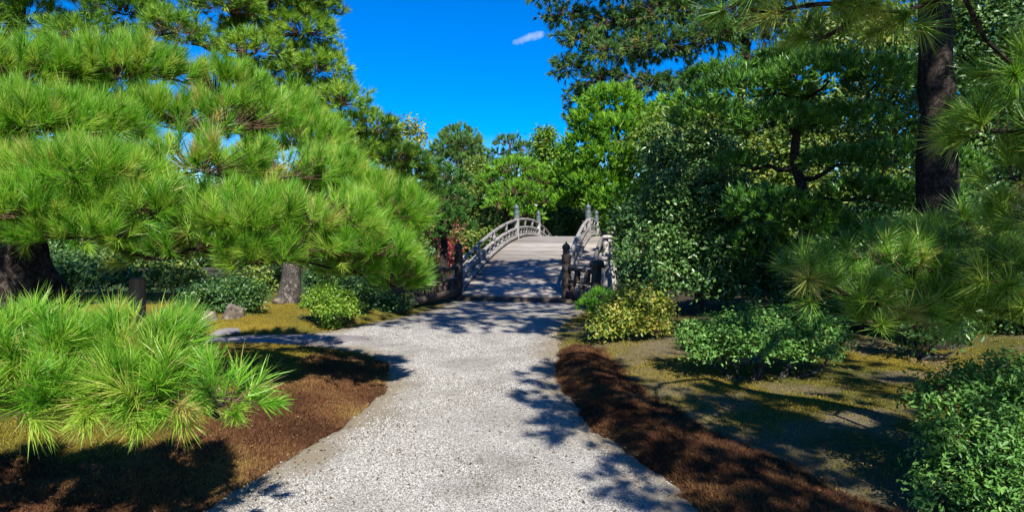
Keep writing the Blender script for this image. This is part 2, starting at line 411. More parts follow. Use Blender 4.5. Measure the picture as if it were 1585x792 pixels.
LEFT_EDGE = smooth_poly([(-1.95, -6), (-1.95, 0), (-1.9, 2.6), (-1.72, 3.87), (-1.50, 4.66), (-1.31, 5.65), (-1.30, 6.7), (-1.5, 7.7), (-2.0, 8.5), (-2.9, 9.0), (-4.2, 9.05), (-7.5, 9.2)])
SPUR_BACK = smooth_poly([(-7.5, 9.75), (-4.6, 9.7), (-3.3, 9.9), (-2.6, 10.8), (-2.05, 12.1), (-1.65, 14.0), (-1.5, 15.5)])
RIGHT_EDGE = smooth_poly([(1.5, 15.4), (1.58, 14.2), (1.42, 13.0), (1.0, 11.6), (0.70, 10.1), (0.62, 8.74), (0.52, 7.17), (0.60, 5.65), (0.85, 4.66), (1.09, 3.68), (1.4, 2.6), (1.7, 0), (1.7, -6)])
PATH = np.vstack([LEFT_EDGE, SPUR_BACK, [(-1.5, 15.95), (1.5, 15.45)], RIGHT_EDGE])
POND = smooth_poly([(-60, 18.5), (-25, 17.6), (-12, 16.8), (-5.5, 16.2), (-2.6, 16.6), (0, 16.9), (2.2, 16.2), (3.4, 17.6), (4.6, 21), (6.2, 26), (9.5, 31), (14, 34.5), (11, 37.6), (5, 37.6), (0, 39.5), (-10, 38), (-25, 36), (-60, 35)], 5, True)

def inside(poly, x, y):
    r = np.zeros(x.shape, bool)
    x0, y0 = poly[:, 0], poly[:, 1]; x1, y1 = np.roll(x0, -1), np.roll(y0, -1)
    for a, b, c, d in zip(x0, y0, x1, y1):
        if b == d: continue
        r ^= ((b > y) != (d > y)) & (x < (c - a) * (y - b) / (d - b) + a)
    return r

def sdist(poly, x, y):
    """distance to the outline, negative inside"""
    best = np.full(x.shape, 1e9)
    q = np.roll(poly, -1, axis=0)
    for a, b in zip(poly, q):
        e = b - a; L = max(e @ e, 1e-12)
        t = np.clip(((x - a[0]) * e[0] + (y - a[1]) * e[1]) / L, 0, 1)
        best = np.minimum(best, (x - a[0] - t * e[0]) ** 2 + (y - a[1] - t * e[1]) ** 2)
    return np.sqrt(best) * np.where(inside(poly, x, y), -1, 1)

def pathd(x, y):
    """distance to the ragged path edge, negative on the path"""
    return sdist(PATH, x, y) + 0.16 * (fbm(x * 3.1, y * 3.1, 51) - 0.5) + 0.05 * (noise2(x * 17, y * 17, 52) - 0.5)

def sstep(a, b, x):
    t = np.clip((x - a) / (b - a), 0, 1); return t * t * (3 - 2 * t)

BAND_W = lambda y: np.interp(y, [3, 4.5, 7, 8.6], [0.95, 0.78, 0.70, 0.62])
def fields(x, y):
    dp = pathd(x, y)
    nz = fbm(x * 2.3, y * 2.3, 3)
    right = x > 0.0
    # dry reddish-brown moss along the verge
    w = BAND_W(y) * (0.85 + 0.3 * nz)
    br = right & (dp > 0.0) & (y < 8.75)
    brown_r = np.where(br, 1 - sstep(w - 0.08, w + 0.08, dp), 0) * (1 - sstep(8.3, 8.8, y + 0.3 * nz))
    bl = (~right) & (dp > 0.0) & (y < 9)
    wl_ = 0.78 + 1.3 * (nz - 0.5) + 0.35 * sstep(5.5, 3.5, y)
    brown_l = np.where(bl, 1 - sstep(wl_ - 0.35, wl_ + 0.35, dp), 0) * (1 - sstep(7.5, 8.2, y + 0.5 * (nz - 0.5)))
    return dp, nz, brown_r, brown_l, w

def dip(x, y): return -0.13 * sstep(11.0, 15.4, y) * sstep(6.0, 3.0, np.abs(x))
def height(x, y, dp=None):
    if dp is None: dp = pathd(x, y)
    d = np.maximum(dp, 0)
    right = x > 0
    w = BAND_W(y)
    band = 0.11 * np.sin(np.pi * np.clip(d / w, 0, 1)) ** 0.8 * (1 - sstep(8.3, 8.9, y))
    hr = np.where(d < w, np.maximum(band, 0.05 * sstep(0.3, 1, d / w)), 0.05) + 0.05 * sstep(0.8, 2.5, d) + 0.25 * sstep(3, 9, d)
    hl = 0.13 * sstep(0.0, 0.7, d) + 0.12 * sstep(0.5, 2.2, d) * sstep(9.5, 7.5, y)
    h = np.where(right, hr, hl) * sstep(0.0, 0.08, d)
    h = h + (fbm(x * 1.1, y * 1.1, 11) - 0.5) * np.where(x > 0, 0.09, 0.16) * sstep(0.2, 1.5, d) + (fbm(x * 5, y * 5, 5) - 0.5) * 0.035 * sstep(0.02, 0.3, d)
    h = h + dip(x, y)
    far = y > 14
    dpond = np.where(far | (np.abs(x) > 3.5), sdist(POND, x, y), 5.0)
    h = np.where(dpond < 1.2, h * sstep(-0.4, 1.2, dpond) - 1.25 * sstep(0.25, -0.7, dpond), h)
    h = h + 2.2 * sstep(42, 75, y) + 1.2 * sstep(75, 200, y)
    return np.where(dp < 0, h - 0.03, h)

def spaced(lo, a, b, hi, step):
    def out(s, e):
        r, d, p = [], step * 1.5, s
        sg = 1 if e > s else -1
        while abs(p - s) < abs(e - s):
            p += sg * d; d *= 1.22; r.append(p)
        return r
    return np.array(sorted(out(a, lo) + list(np.arange(a, b + step / 2, step)) + out(b, hi)))

def sheet(xs, ys):
    X, Y = np.meshgrid(xs, ys); nx, ny = len(xs), len(ys)
    i = np.arange(ny - 1)[:, None] * nx + np.arange(nx - 1)[None]
    return X.ravel(), Y.ravel(), np.stack([i, i + 1, i + nx + 1, i + nx], -1).reshape(-1, 4)

xs, ys = spaced(-900, -5.5, 5.5, 900, 0.075), spaced(-200, 2.4, 17.5, 1500, 0.075)
X, Y, F = sheet(xs, ys)
dp, nz, brr, brl, _ = fields(X, Y)
Z = height(X, Y, dp)
c_brown = np.array((0.075, 0.034, 0.017)); c_gold = np.array((0.185, 0.137, 0.02)); c_soil = np.array((0.14, 0.118, 0.085)); c_green = np.array((0.075, 0.08, 0.018)); c_verge = np.array((0.16, 0.125, 0.08))
n1, n2 = fbm(X * 0.9, Y * 0.9, 21), fbm(X * 2.1, Y * 2.1, 31)
gold = (sstep(0.38, 0.6, n1) * np.where(X > 0, 0.8, 1.0))[:, None]; soil = (sstep(0.47, 0.62, n2) * (X > 0.4))[:, None]
soil = np.maximum(soil, (sstep(1.9, 0.9, np.maximum(dp, 0)) * (X > 0.4) * (Y < 9) * 0.75)[:, None])
C = c_green + (c_gold - c_green) * gold
C = C + (c_soil - C) * soil * 0.8
tipg = ((X < 0) * sstep(7.3, 7.9, Y) * (Y < 9.4))[:, None]; C = C + (c_gold * 0.9 - C) * tipg
bb = np.maximum(brr, brl)[:, None]; C = C + (c_brown - C) * bb
vg = (sstep(0.10, 0.0, np.abs(dp)))[:, None]; C = C + (c_verge - C) * vg
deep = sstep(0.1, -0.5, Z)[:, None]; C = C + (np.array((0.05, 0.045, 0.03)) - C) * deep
painted_shade = (sstep(2.2, 3.4, X) * sstep(8.2, 9.6, Y))[:, None]; C = C + (np.array((0.05, 0.042, 0.028)) - C) * painted_shade  # tree shade painted into the ground colour, far right
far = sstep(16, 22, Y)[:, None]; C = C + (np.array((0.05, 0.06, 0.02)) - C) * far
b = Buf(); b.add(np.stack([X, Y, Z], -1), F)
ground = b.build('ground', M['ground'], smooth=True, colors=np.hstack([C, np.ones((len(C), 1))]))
tag(ground, kind='structure')

# the path: a sheet cut to its outline, a little below the moss beside it
xs, ys = np.arange(-7.6, 2.0, 0.06), np.concatenate([np.arange(-6, 2.4, 0.6), np.arange(2.4, 16.0, 0.06)])
X, Y, F = sheet(xs, ys)
D = pathd(X, Y)
Zp = 0.006 + (fbm(X * 3, Y * 3, 77) - 0.5) * 0.014 + dip(X, Y)
keep = (D[F] < 0.07).any(1)
Zp = Zp - 0.06 * sstep(0.0, 0.07, D)
used = np.unique(F[keep]); remap = -np.ones(len(X), int); remap[used] = np.arange(len(used))
b = Buf(); b.add(np.stack([X, Y, Zp], -1)[used], remap[F[keep]], (sstep(-0.42, 0.0, D + 0.4 * (fbm(X * 2.2, Y * 2.2, 9) - 0.5)) * 0.9)[used])
tag(b.build('gravel_path', M['gravel_sheet'], smooth=True), kind='structure')

def pebbles():
    n = 135000
    d = 3.35 * (11.0 / 3.35) ** rng.random(n) ** 1.15
    x = rng.uniform(-2.6, 1.9, n)
    m = (np.abs(x) < 0.95 * d)
    x, y = x[m], d[m]
    D = pathd(x, y)
    m = D < -0.015 + 0.10 * (rng.random(len(x)) ** 5)
    m &= rng.random(len(x)) > 0.93 * sstep(-0.40, -0.04, D + 0.4 * (fbm(x * 2.2, y * 2.2, 9) - 0.5))
    x, y = x[m], y[m]; k = len(x)
    s = rng.uniform(0.0038, 0.0078, k) * (1 + 0.06 * (y - 3.3))
    a0 = rng.random(k) * 6.283
    vs_ = []
    for i in range(4):
        a = a0 + i * 1.5708 + rng.uniform(-0.45, 0.45, k); r = s * rng.uniform(0.7, 1.3, k)
        vs_.append(np.stack([x + np.cos(a) * r, y + np.sin(a) * r, 0.003 + rng.uniform(-0.003, 0.004, k)], -1))
    vs_.append(np.stack([x + rng.uniform(-.4, .4, k) * s, y + rng.uniform(-.4, .4, k) * s, 0.007 + s * rng.uniform(0.3, 0.85, k)], -1))
    v = np.stack(vs_, 1)
    f = np.array([(0, 1, 4), (1, 2, 4), (2, 3, 4), (3, 0, 4)])
    b = Buf(); b.add(v.reshape(-1, 3), (np.arange(k)[:, None, None] * 5 + f[None]).reshape(-1, 3), np.repeat(rng.random(k), 5))
    o = b.build('gravel', M['pebble'])
    tag(o, 'loose pale grey gravel strewn over the path', 'gravel', kind='stuff')
pebbles()

def blades(x, y, h, w, t, lean=0.5, mat='moss_brown', name='moss', label='', cat='moss'):
    k = len(x)
    z = height(x, y)
    a = rng.random(k) * 6.283; la = rng.random(k) * 6.283; ll = rng.random(k) * lean * h
    base = np.stack([x, y, z - 0.008], -1)
    side = np.stack([np.cos(a) * w, np.sin(a) * w, np.zeros(k)], -1)
    tip = base + np.stack([np.cos(la) * ll, np.sin(la) * ll, h + 0.008], -1)
    v = np.stack([base - side, base + side, tip], 1).reshape(-1, 3)
    b = Buf(); b.add(v, np.arange(3 * k).reshape(-1, 3), np.repeat(t, 3))
    o = b.build(name, M[mat]); tag(o, label, cat, kind='stuff'); return o

def scatter(n, x0, x1, y0, y1):
    y = y0 * (y1 / y0) ** rng.random(n); x = rng.uniform(x0, x1, n)
    m = np.abs(x) < 0.86 * y
    return x[m], y[m]
x, y = scatter(330000, 0.4, 2.6, 3.3, 9.0)
dp, nz, a_, _, w = fields(x, y); m = rng.random(len(x)) < a_; x, y = x[m][:110000], y[m][:110000]
blades(x, y, rng.uniform(0.012, 0.042, len(x)) * (0.5 + fbm(x * 4, y * 4, 14)), 0.0042, np.clip(rng.normal(0.33, 0.2, len(x)) + 1.2 * (fbm(x * 3, y * 3, 4) - 0.48), 0, 1), 1.7, 'moss_brown', 'moss', 'dry reddish-brown moss bank along the right edge of the gravel path')
x, y = scatter(420000, -4.5, -1.1, 3.3, 8.8)
dp, nz, _, a_, w = fields(x, y); m = rng.random(len(x)) < a_; x, y = x[m][:150000], y[m][:150000]
blades(x, y, rng.uniform(0.008, 0.03, len(x)) * (0.4 + 1.2 * fbm(x * 4, y * 4, 15)), 0.0042, np.clip(rng.normal(0.5, 0.22, len(x)) + 1.7 * (fbm(x * 1.6, y * 1.6, 6) - 0.48), 0, 1), 1.7, 'moss_brown', 'moss', 'rusty brown moss mound on the left side of the gravel path')
x, y = scatter(360000, -6.5, -1.2, 3.3, 13.5)
dp, nz, _, a_, w = fields(x, y); m = (rng.random(len(x)) > a_ * 1.05) & (dp > 0.04) & (rng.random(len(x)) < 0.25 + sstep(0.36, 0.55, fbm(x * 0.9, y * 0.9, 21))); x, y = x[m][:80000], y[m][:80000]
blades(x, y, rng.uniform(0.01, 0.026, len(x)), 0.005, np.clip(rng.normal(0.5, 0.2, len(x)) + 0.6 * (fbm(x * 2, y * 2, 8) - 0.5), 0, 1), 1.6, 'moss_green', 'moss', 'golden green moss carpet under the pines left of the path')
x, y = scatter(420000, 0.6, 8.5, 3.3, 13.5)
dp, nz, a_, _, w = fields(x, y); m = (rng.random(len(x)) > a_ * 1.05) & (dp > 0.03) & (rng.random(len(x)) < 0.15 + sstep(0.36, 0.6, fbm(x * 0.9, y * 0.9, 21)) * (1 - 0.7 * sstep(0.47, 0.62, fbm(x * 2.1, y * 2.1, 31)))); x, y = x[m][:95000], y[m][:95000]
blades(x, y, rng.uniform(0.008, 0.026, len(x)), 0.005, np.clip(rng.normal(0.45, 0.2, len(x)) + 0.6 * (fbm(x * 2, y * 2, 8) - 0.5), 0, 1), 1.6, 'moss_green', 'moss', 'patchy golden green moss on the shaded ground right of the path')

b = Buf(); b.add([(-75, 12, -0.62), (30, 12, -0.62), (30, 45, -0.62), (-75, 45, -0.62)], [(0, 1, 2, 3)])
tag(b.build('pond_water', M['water']), kind='structure')

# ------------------------------------------------------------------ the arched bridge
BA = R(10.34)
BU, BR = np.array((math.sin(BA), math.cos(BA), 0)), np.array((math.cos(BA), -math.sin(BA), 0))
BO = np.array((-0.01, 16.0, 0.0)); BL = 22.0; RC, ZC = 44.5, 1.36; HW = 1.355; EDGE = 1.80
def bz(s): return ZC - (s - BL / 2) ** 2 / (2 * RC)
def bp(s, off, up=0.0):
    return BO + BU * s + BR * off + np.array((0, 0, bz(s) + up))
bridge = empty('arched_bridge', (BO[0], BO[1], 0.0))
tag(bridge, 'weathered grey wooden arched footbridge with low curved railings over the pond', 'bridge')

def place_rot(me, name, loc, ex, ey, ez, parent):
    o = bpy.data.objects.new(name, me)
    m = Matrix(((ex[0], ey[0], ez[0], loc[0]), (ex[1], ey[1], ez[1], loc[1]), (ex[2], ey[2], ez[2], loc[2]), (0, 0, 0, 1)))
    o.matrix_world = m
    return link(o, parent)

pl_me = []
for k in range(5):
    b = Buf(); b.add(*box_geo((-EDGE + rng.uniform(0, .02), -0.139, -0.07), (EDGE - rng.uniform(0, .02), 0.139, 0.0), 0.012)); pl_me.append(b.mesh('plank', M['plank']))
ns = int(BL / 0.29)
for i in range(ns):
    s = (i + 0.5) * BL / ns
    sl = -(s - BL / 2) / RC
    ey = norm(BU + np.array((0, 0, sl))); ez = np.cross(BR, ey)
    place_rot(pl_me[i % 5], 'plank', bp(s, 0, rng.uniform(-0.004, 0.004)), BR, ey, ez, bridge)

def arc_beam(name, off, up0, up1, half, s0=0.0, s1=BL, mat='timber', n=36):
    s = np.linspace(s0, s1, n)
    ring = []
    for o_, u_ in ((-half, up0), (half, up0), (half, up1), (-half, up1)):
        ring.append(np.array([bp(q, off + o_, u_) for q in s]))
    v = np.stack(ring, 1).reshape(-1, 3)
    i = np.arange(n - 1)[:, None] * 4; j = np.arange(4)[None]; k = (j + 1) % 4
    f = np.stack([i + j, i + k, i + 4 + k, i + 4 + j], -1).reshape(-1, 4)
    f = np.vstack([f, [(3, 2, 1, 0), (4 * n - 4, 4 * n - 3, 4 * n - 2, 4 * n - 1)]])
    b = Buf(); b.add(v, f)
    return b.build(name, M[mat], bridge, origin=bp(s0, off))
def arc_log(name, off, up, r, s0, s1, mat='timber', n=30):
    s = np.linspace(s0, s1, n); b = Buf()
    add_tube(b, [bp(q, off, up) for q in s], r, 10, 0.05)
    return b.build(name, M[mat], bridge, smooth=True, origin=bp(s0, off))
for sd in (-1, 1):
    arc_beam('edge_beam', sd * (EDGE + 0.045), -0.26, 0.05, 0.04, -0.1, BL + 0.1, 'plank')
    arc_beam('girder', sd * 1.25, -0.40, -0.08, 0.14, 0, BL, 'timber_dark')
    arc_beam('kerb_rail', sd * HW, 0.03, 0.15, 0.075, -0.06, BL + 0.06)
    arc_beam('middle_rail', sd * HW, 0.36, 0.44, 0.05, -0.05, BL + 0.05)
    arc_log('top_rail', sd * HW, 0.72, 0.055, -0.12, BL + 0.12)
arc_beam('girder', 0.0, -0.40, -0.08, 0.14, 0, BL, 'timber_dark')

POSTS = (0.0, 8.45, 14.4, BL)
post_prof = [(0.0, -0.35), (0.105, -0.35), (0.105, 0.86), (0.10, 0.90), (0.0, 0.90)]
fin_prof = [(0.0, 0.80), (0.116, 0.80), (0.116, 0.97), (0.125, 0.98), (0.125, 1.01), (0.10, 1.02), (0.085, 1.04), (0.082, 1.07), (0.105, 1.085), (0.105, 1.10), (0.075, 1.12), (0.098, 1.15), (0.11, 1.19), (0.098, 1.235), (0.065, 1.27), (0.03, 1.295), (0.012, 1.33), (0.0, 1.345)]
b = Buf(); b.add(*lathe_geo(post_prof)); me_post = b.mesh('newel_post', M['timber'], True)
b = Buf(); b.add(*lathe_geo(post_prof)); me_post_d = b.mesh('newel_post', M['timber_dark'], True)
b = Buf(); b.add(*lathe_geo(fin_prof)); me_fin = b.mesh('finial', M['bronze'], True)
for me in (me_post, me_post_d, me_fin):
    me.set_sharp_from_angle(angle=R(40))
b = Buf(); b.add(*lathe_geo([(r * .95, z) for r, z in fin_prof])); me_fin_d = b.mesh('finial', M['timber_dark'], True)
for sd in (-1, 1):
    for k, s in enumerate(POSTS):
        near = k == 0
        o = bpy.data.objects.new('newel_post', me_post_d if near else me_post); o.location = bp(s, sd * HW); link(o, bridge)
        f = bpy.data.objects.new('finial', me_fin_d if near else me_fin); COL.objects.link(f); f.parent = o
b = Buf(); b.add(*box_geo((-0.045, -0.06, 0.44), (0.045, 0.06, 0.68))); me_up = b.mesh('upper_strut', M['timber'])
b = Buf(); b.add(*box_geo((-0.04, -0.05, 0.14), (0.04, 0.05, 0.30))); b.add(*box_geo((-0.05, -0.085, 0.295), (0.05, 0.085, 0.365), 0.02)); me_lo = b.mesh('lower_strut', M['timber'])
me_lo_d = me_lo.copy(); me_lo_d.materials[0] = M['timber_dark']; me_up_d = me_up.copy(); me_up_d.materials[0] = M['timber_dark']
for sd in (-1, 1):
    for k in range(3):
        s0, s1 = POSTS[k], POSTS[k + 1]
        nu = 4 if k != 1 else 3
        for q in np.linspace(s0, s1, nu + 1)[1:-1]:
            place_rot(me_up, 'upper_strut', bp(q, sd * HW), BR, BU, (0, 0, 1), bridge)
        nl = int((s1 - s0) / 0.62)
        for q in (np.arange(nl) + 0.5) / nl * (s1 - s0) + s0:
            place_rot(me_lo, 'lower_strut', bp(q, sd * HW), BR, BU, (0, 0, 1), bridge)
# piers: a cross beam on raked piles in the water; the outer piles rise past the deck edge and carry short log ends
for s in (3.0, 7.4, 12.0, 16.5, 20.0):
    zt = bz(s) - 0.40
    b = Buf(); b.add(*box_geo((-2.25, -0.12, -0.24), (2.25, 0.12, 0.0), 0.02))
    place_rot(b.mesh('cross_beam', M['timber']), 'cross_beam', BO + BU * s + np.array((0, 0, zt)), BR, BU, (0, 0, 1), bridge)
    for off, rake, zz in ((-2.02, -0.2, 0.52), (-0.65, 0, -0.24), (0.65, 0, -0.24), (2.02, 0.2, 0.52)):
        top = BO + BU * s + BR * off + np.array((0, 0, zt + zz)); bot = BO + BU * s + BR * (off + rake) + np.array((0, 0, -1.3))
        b = Buf(); add_tube(b, [top * (1 - t) + bot * t for t in np.linspace(0, 1, 7)], np.linspace(0.11, 0.15, 7), 12, 0.05)
        b.build('pile', M['pale_log'], bridge, smooth=True, origin=top)
        if abs(off) > 1:
            for e, q in enumerate((-0.16, 0.2)):
                c = top + BU * q + np.array((0, 0, 0.05 - 0.16 * e)) + BR * math.copysign(0.06, off)
                b = Buf(); add_tube(b, [c - BR * 0.12, c - BR * 0.05, c + BR * 0.08, c + BR * 0.17], (0.05, 0.065, 0.07, 0.05), 9, 0.15)
                b.build('beam_end', M['pale_log'], bridge, smooth=True, origin=c)
# the sill the near deck end bears on
b = Buf(); b.add(*box_geo((-EDGE - 0.1, -0.10, -0.5), (EDGE + 0.1, 0.10, 0.0), 0.015))
place_rot(b.mesh('sill', M['timber_dark']), 'sill', BO - BU * 0.11 + np.array((0, 0, bz(0) - 0.05)), BR, BU, (0, 0, 1), bridge)

# wing railings at the near corners
def wing(sd, end, post_half, post_h, end_mat):
    a = bp(0, sd * HW); a[2] = 0.0
    e = np.array((*end, 0.0)); e[2] = float(height(np.array([e[0]]), np.array([e[1]]))[0])
    d = e - a; L = np.linalg.norm(d[:2]); u = d / L; n_ = np.array((-u[1], u[0], 0)); n_ /= np.linalg.norm(n_)
    def beam(name, z0, z1, half, mat, over=0.1):
        b = Buf(); v, f = box_geo((-0.0, -half, 0), (L + over, half, z1 - z0), 0.01)
        b.add(v, f)
        zz = np.array((0, 0, 1.0))
        place_rot(b.mesh(name, M[mat]), name, a + np.array((0, 0, z0)), u, n_, zz, bridge)
    beam('wing_sill', 0.0, 0.16, 0.09, 'timber_dark', 0.2); beam('wing_rail', 0.36, 0.43, 0.045, 'timber_dark'); beam('wing_rail', 0.64, 0.73, 0.05, 'timber_dark')
    b = Buf(); b.add(*box_geo((-post_half, -post_half, -0.4), (post_half, post_half, post_h), 0.03))
    b.add(*box_geo((-post_half - 0.04, -post_half - 0.04, post_h - 0.16), (post_half + 0.04, post_half + 0.04, post_h + 0.02), 0.05))
    place_rot(b.mesh('wing_post', M[end_mat]), 'wing_post', e, u, n_, (0, 0, 1), bridge)
    nst = max(3, int(L / 0.33))
    for k in range(nst):
        q = (k + 0.6) / nst
        place_rot(me_lo_d, 'wing_strut', a + d * q, u, n_, (0, 0, 1), bridge)
    for q in (0.35, 0.7):
        place_rot(me_up_d, 'wing_strut', a + d * q + np.array((0, 0, -0.02)), u, n_, (0, 0, 1), bridge)
wing(-1, (-2.35, 12.9), 0.08, 0.95, 'timber_dark')
wing(1, (1.93, 15.1), 0.08, 1.0, 'timber_dark')

# ------------------------------------------------------------------ foliage
def rand_dirs(n, rg, zmin=-1.0):
    z = rg.uniform(zmin, 1, n); a = rg.random(n) * 2 * math.pi; r = np.sqrt(1 - z * z)
    return np.stack([r * np.cos(a), r * np.sin(a), z], -1)

def perp(d, rg):
    q = rand_dirs(len(d), rg); return norm(q - d * (q * d).sum(-1, keepdims=True))

def pad_shoots(pads, rg, spacing, zmin=-0.3, inner=0.72, up=0.6, jit=0.35):
    """shoot bases and directions over the domes of the pads; pads: (centre, (rx, ry, rz))"""
    out_p, out_d, out_k = [], [], []
    for k, (c, r) in enumerate(pads):
        r = np.asarray(r)
        area = 4 * math.pi * (((r[0] * r[1]) ** 1.6 + (r[0] * r[2]) ** 1.6 + (r[1] * r[2]) ** 1.6) / 3) ** (1 / 1.6) * (1 - zmin) / 2
        n = max(6, int(area / spacing ** 2))
        q = rand_dirs(n, rg, zmin)
        lump = 0.72 + 0.56 * noise2(q[:, 0] * 2.6 + k * 7.1, q[:, 1] * 2.6 + q[:, 2] * 1.9, k)
        p = np.asarray(c) + q * r * (rg.uniform(inner, 1.0, n) * lump)[:, None]
        d = norm(norm(q / r) * 1.0 + np.array((0, 0, up)) + rg.normal(0, jit, (n, 3)))
        out_p.append(p); out_d.append(d); out_k.append(np.full(n, k))
    return np.concatenate(out_p), np.concatenate(out_d), np.concatenate(out_k)

def needle_geo(p, d, rg, per, length, width, stem=0.08, spread=(0.35, 1.25), tmean=0.42, tvar=0.14, droop=0.12, old=0.06, curve=0.0):
    """every shoot carries a brush of needles, each one slender triangle"""
    n = len(p)
    tt = np.clip(rg.normal(tmean, tvar, n) + np.where(d[:, 2] < 0.15, 0.12, 0.0), 0, 1)
    P_, D_, T_ = np.repeat(p, per, 0), np.repeat(d, per, 0), np.repeat(tt, per)
    m = len(P_)
    a = rg.random(m)
    base = P_ + D_ * (a * stem)[:, None]
    th = spread[0] + (spread[1] - spread[0]) * (1 - a * 0.75) * rg.random(m) ** 0.7
    nd = norm(D_ * np.cos(th)[:, None] + perp(D_, rg) * np.sin(th)[:, None] + np.array((0, 0, -droop)))
    L = length * rg.uniform(0.65, 1.1, m) * np.repeat(rg.uniform(0.62, 1.2, n), per)
    keep = rg.random(m) < np.repeat(rg.uniform(0.45, 1.15, n), per)
    side = perp(nd, rg) * (width / 2)
    tip = base + nd * L[:, None]
    T_ = T_ + rg.normal(0, 0.09, m); T_ = np.where(rg.random(m) < old, rg.uniform(0.85, 1, m), T_)
    if curve:
        mid = base + nd * (L * 0.5)[:, None] + perp(nd, rg) * (L * curve)[:, None] * rg.uniform(0.2, 1, (m, 1)) + np.array((0, 0, 0.03)) * L[:, None]
        v = np.stack([base - side, base + side, mid + side * 0.85, mid - side * 0.85, tip], 1)[keep].reshape(-1, 3); m = len(v) // 5
        f = (np.arange(m)[:, None, None] * 5 + np.array([(0, 1, 2), (0, 2, 3), (3, 2, 4)])[None]).reshape(-1, 3)
        return v, f, np.repeat(np.clip(T_[keep], 0, 1), 5)
    v = np.stack([base - side, base + side, tip], 1)[keep].reshape(-1, 3); m = len(v) // 3
    return v, np.arange(3 * m).reshape(-1, 3), np.repeat(np.clip(T_[keep], 0, 1), 3)

def twig_geo(p0, p1, r):
    """thin three-sided twigs from p0 to p1"""
    n = len(p0); d = norm(p1 - p0)
    u = norm(np.cross(d, np.array((0.3, 0.2, 1.0)))); w = np.cross(d, u)
    vs_ = []
    for c, rr_ in ((p0, r), (p1, r * 0.5)):
        for k in range(3):
            a = k * 2.0944
            vs_.append(c + (u * math.cos(a) + w * math.sin(a)) * rr_)
    v = np.stack(vs_, 1).reshape(-1, 3)
    f = np.array([(0, 1, 4, 3), (1, 2, 5, 4), (2, 0, 3, 5)])
    return v, (np.arange(n)[:, None, None] * 6 + f[None]).reshape(-1, 4)

def leaf_geo(p, nrm, rg, length, width, t):
    """leaves of two faces folded along the midrib"""
    n = len(p)
    ax = perp(nrm, rg); sd = np.cross(nrm, ax)
    L = (length * rg.uniform(0.65, 1.15, n))[:, None]; W = (width * rg.uniform(0.75, 1.15, n))[:, None]
    lift = nrm * (W * 0.22)
    v = np.stack([p - ax * L * 0.5, p + sd * W * 0.5 + lift, p + ax * L * 0.5 - nrm * L * 0.08, p - sd * W * 0.5 + lift], 1).reshape(-1, 3)
    f = np.array([(0, 1, 2), (0, 2, 3)])
    return v, (np.arange(n)[:, None, None] * 4 + f[None]).reshape(-1, 3), np.repeat(np.clip(t, 0, 1), 4)

def limbs(b, trunk, r0, r1, centres, rg, rl=0.25, seg=7, wig=0.12, tip=0.012, trunk_seg=12):
    """trunk, then a limb from each pad centre to the nearest wood that already stands"""
    trunk = smooth_poly(trunk, 5)
    n = len(trunk); rad = np.linspace(r0, r1, n); rad[:3] *= (1.35, 1.18, 1.06)
    add_tube(b, trunk, rad, trunk_seg, 0.28, rg=rg)
    nodes = [(p, r, 0.0) for p, r in zip(trunk[n // 5:], rad[n // 5:])]
    cs = sorted(centres, key=lambda c: min(np.linalg.norm(c - q[0]) for q in nodes))
    for c in cs:
        best = min(nodes, key=lambda q: np.linalg.norm(c - q[0]) + 0.45 * q[2] + 0.7 * max(0, q[0][2] - c[2]))
        a, ra, da = best; L = np.linalg.norm(c - a)
        if L < 0.05: continue
        k = max(4, int(L / 0.25) + 2); t = np.linspace(0, 1, k)[:, None]
        pts = a * (1 - t) + c * t + np.sin(t * math.pi) * np.array((0, 0, 1)) * L * rg.uniform(-0.12, 0.10)
        pts[1:-1] += rg.normal(0, wig * min(L, 1.5) / 3, (k - 2, 3))
        rs = min(ra * 0.62, rl * (0.035 + 0.06 * L)); re = max(tip, rs * 0.45)
        add_tube(b, pts, np.linspace(rs, re, k), seg, 0.2, rg=rg)
        for j in range(2, k): nodes.append((pts[j], rs + (re - rs) * j / (k - 1), da + L * j / (k - 1)))

def px_pads(rows, ry=1.0, jy=0.0, rg=rng):
    """rows (px, py, depth, half width px, half height px): domes as large as they look from there"""
    out = []
    for r in rows:
        px, py, d, hw, hh = r[:5]
        rx, rz = hw * d / FPX, hh * d / FPX
        k = r[5] if len(r) > 5 else ry
        out.append((P(px, py, d) + np.array((0, rg.uniform(-jy, jy), 0)), (rx, max(rx * k, rz), rz)))
    return out

def ground_z(x, y): return float(height(np.array([x]), np.array([y]))[0])

def tree(name, label, cat, base, trunk, r0, r1, pads, crown, mats, seed, group=None, rl=1.0, limb_mat='bark_dark', cname='crown', seg=7, wig=0.12, extra=None):
    """trunk + limbs as one part, the foliage as the other; crown(buf, pads, rg) fills the foliage"""
    rg = np.random.default_rng(seed)
    root = empty(name, base); tag(root, label, cat, group)
    b = Buf(); limbs(b, trunk, r0, r1, [np.asarray(c) for c, _ in pads], rg, rl, seg, wig)
    b.build('trunk', M[limb_mat], root, smooth=True, origin=base)
    f, tw = Buf(), Buf()
    crown(f, tw, pads, rg)
    f.build(cname, M[mats], root, origin=base)
    if tw.n: tw.build('twigs', M['twig'], root, origin=base)['kind'] = 'stuff'
    return root

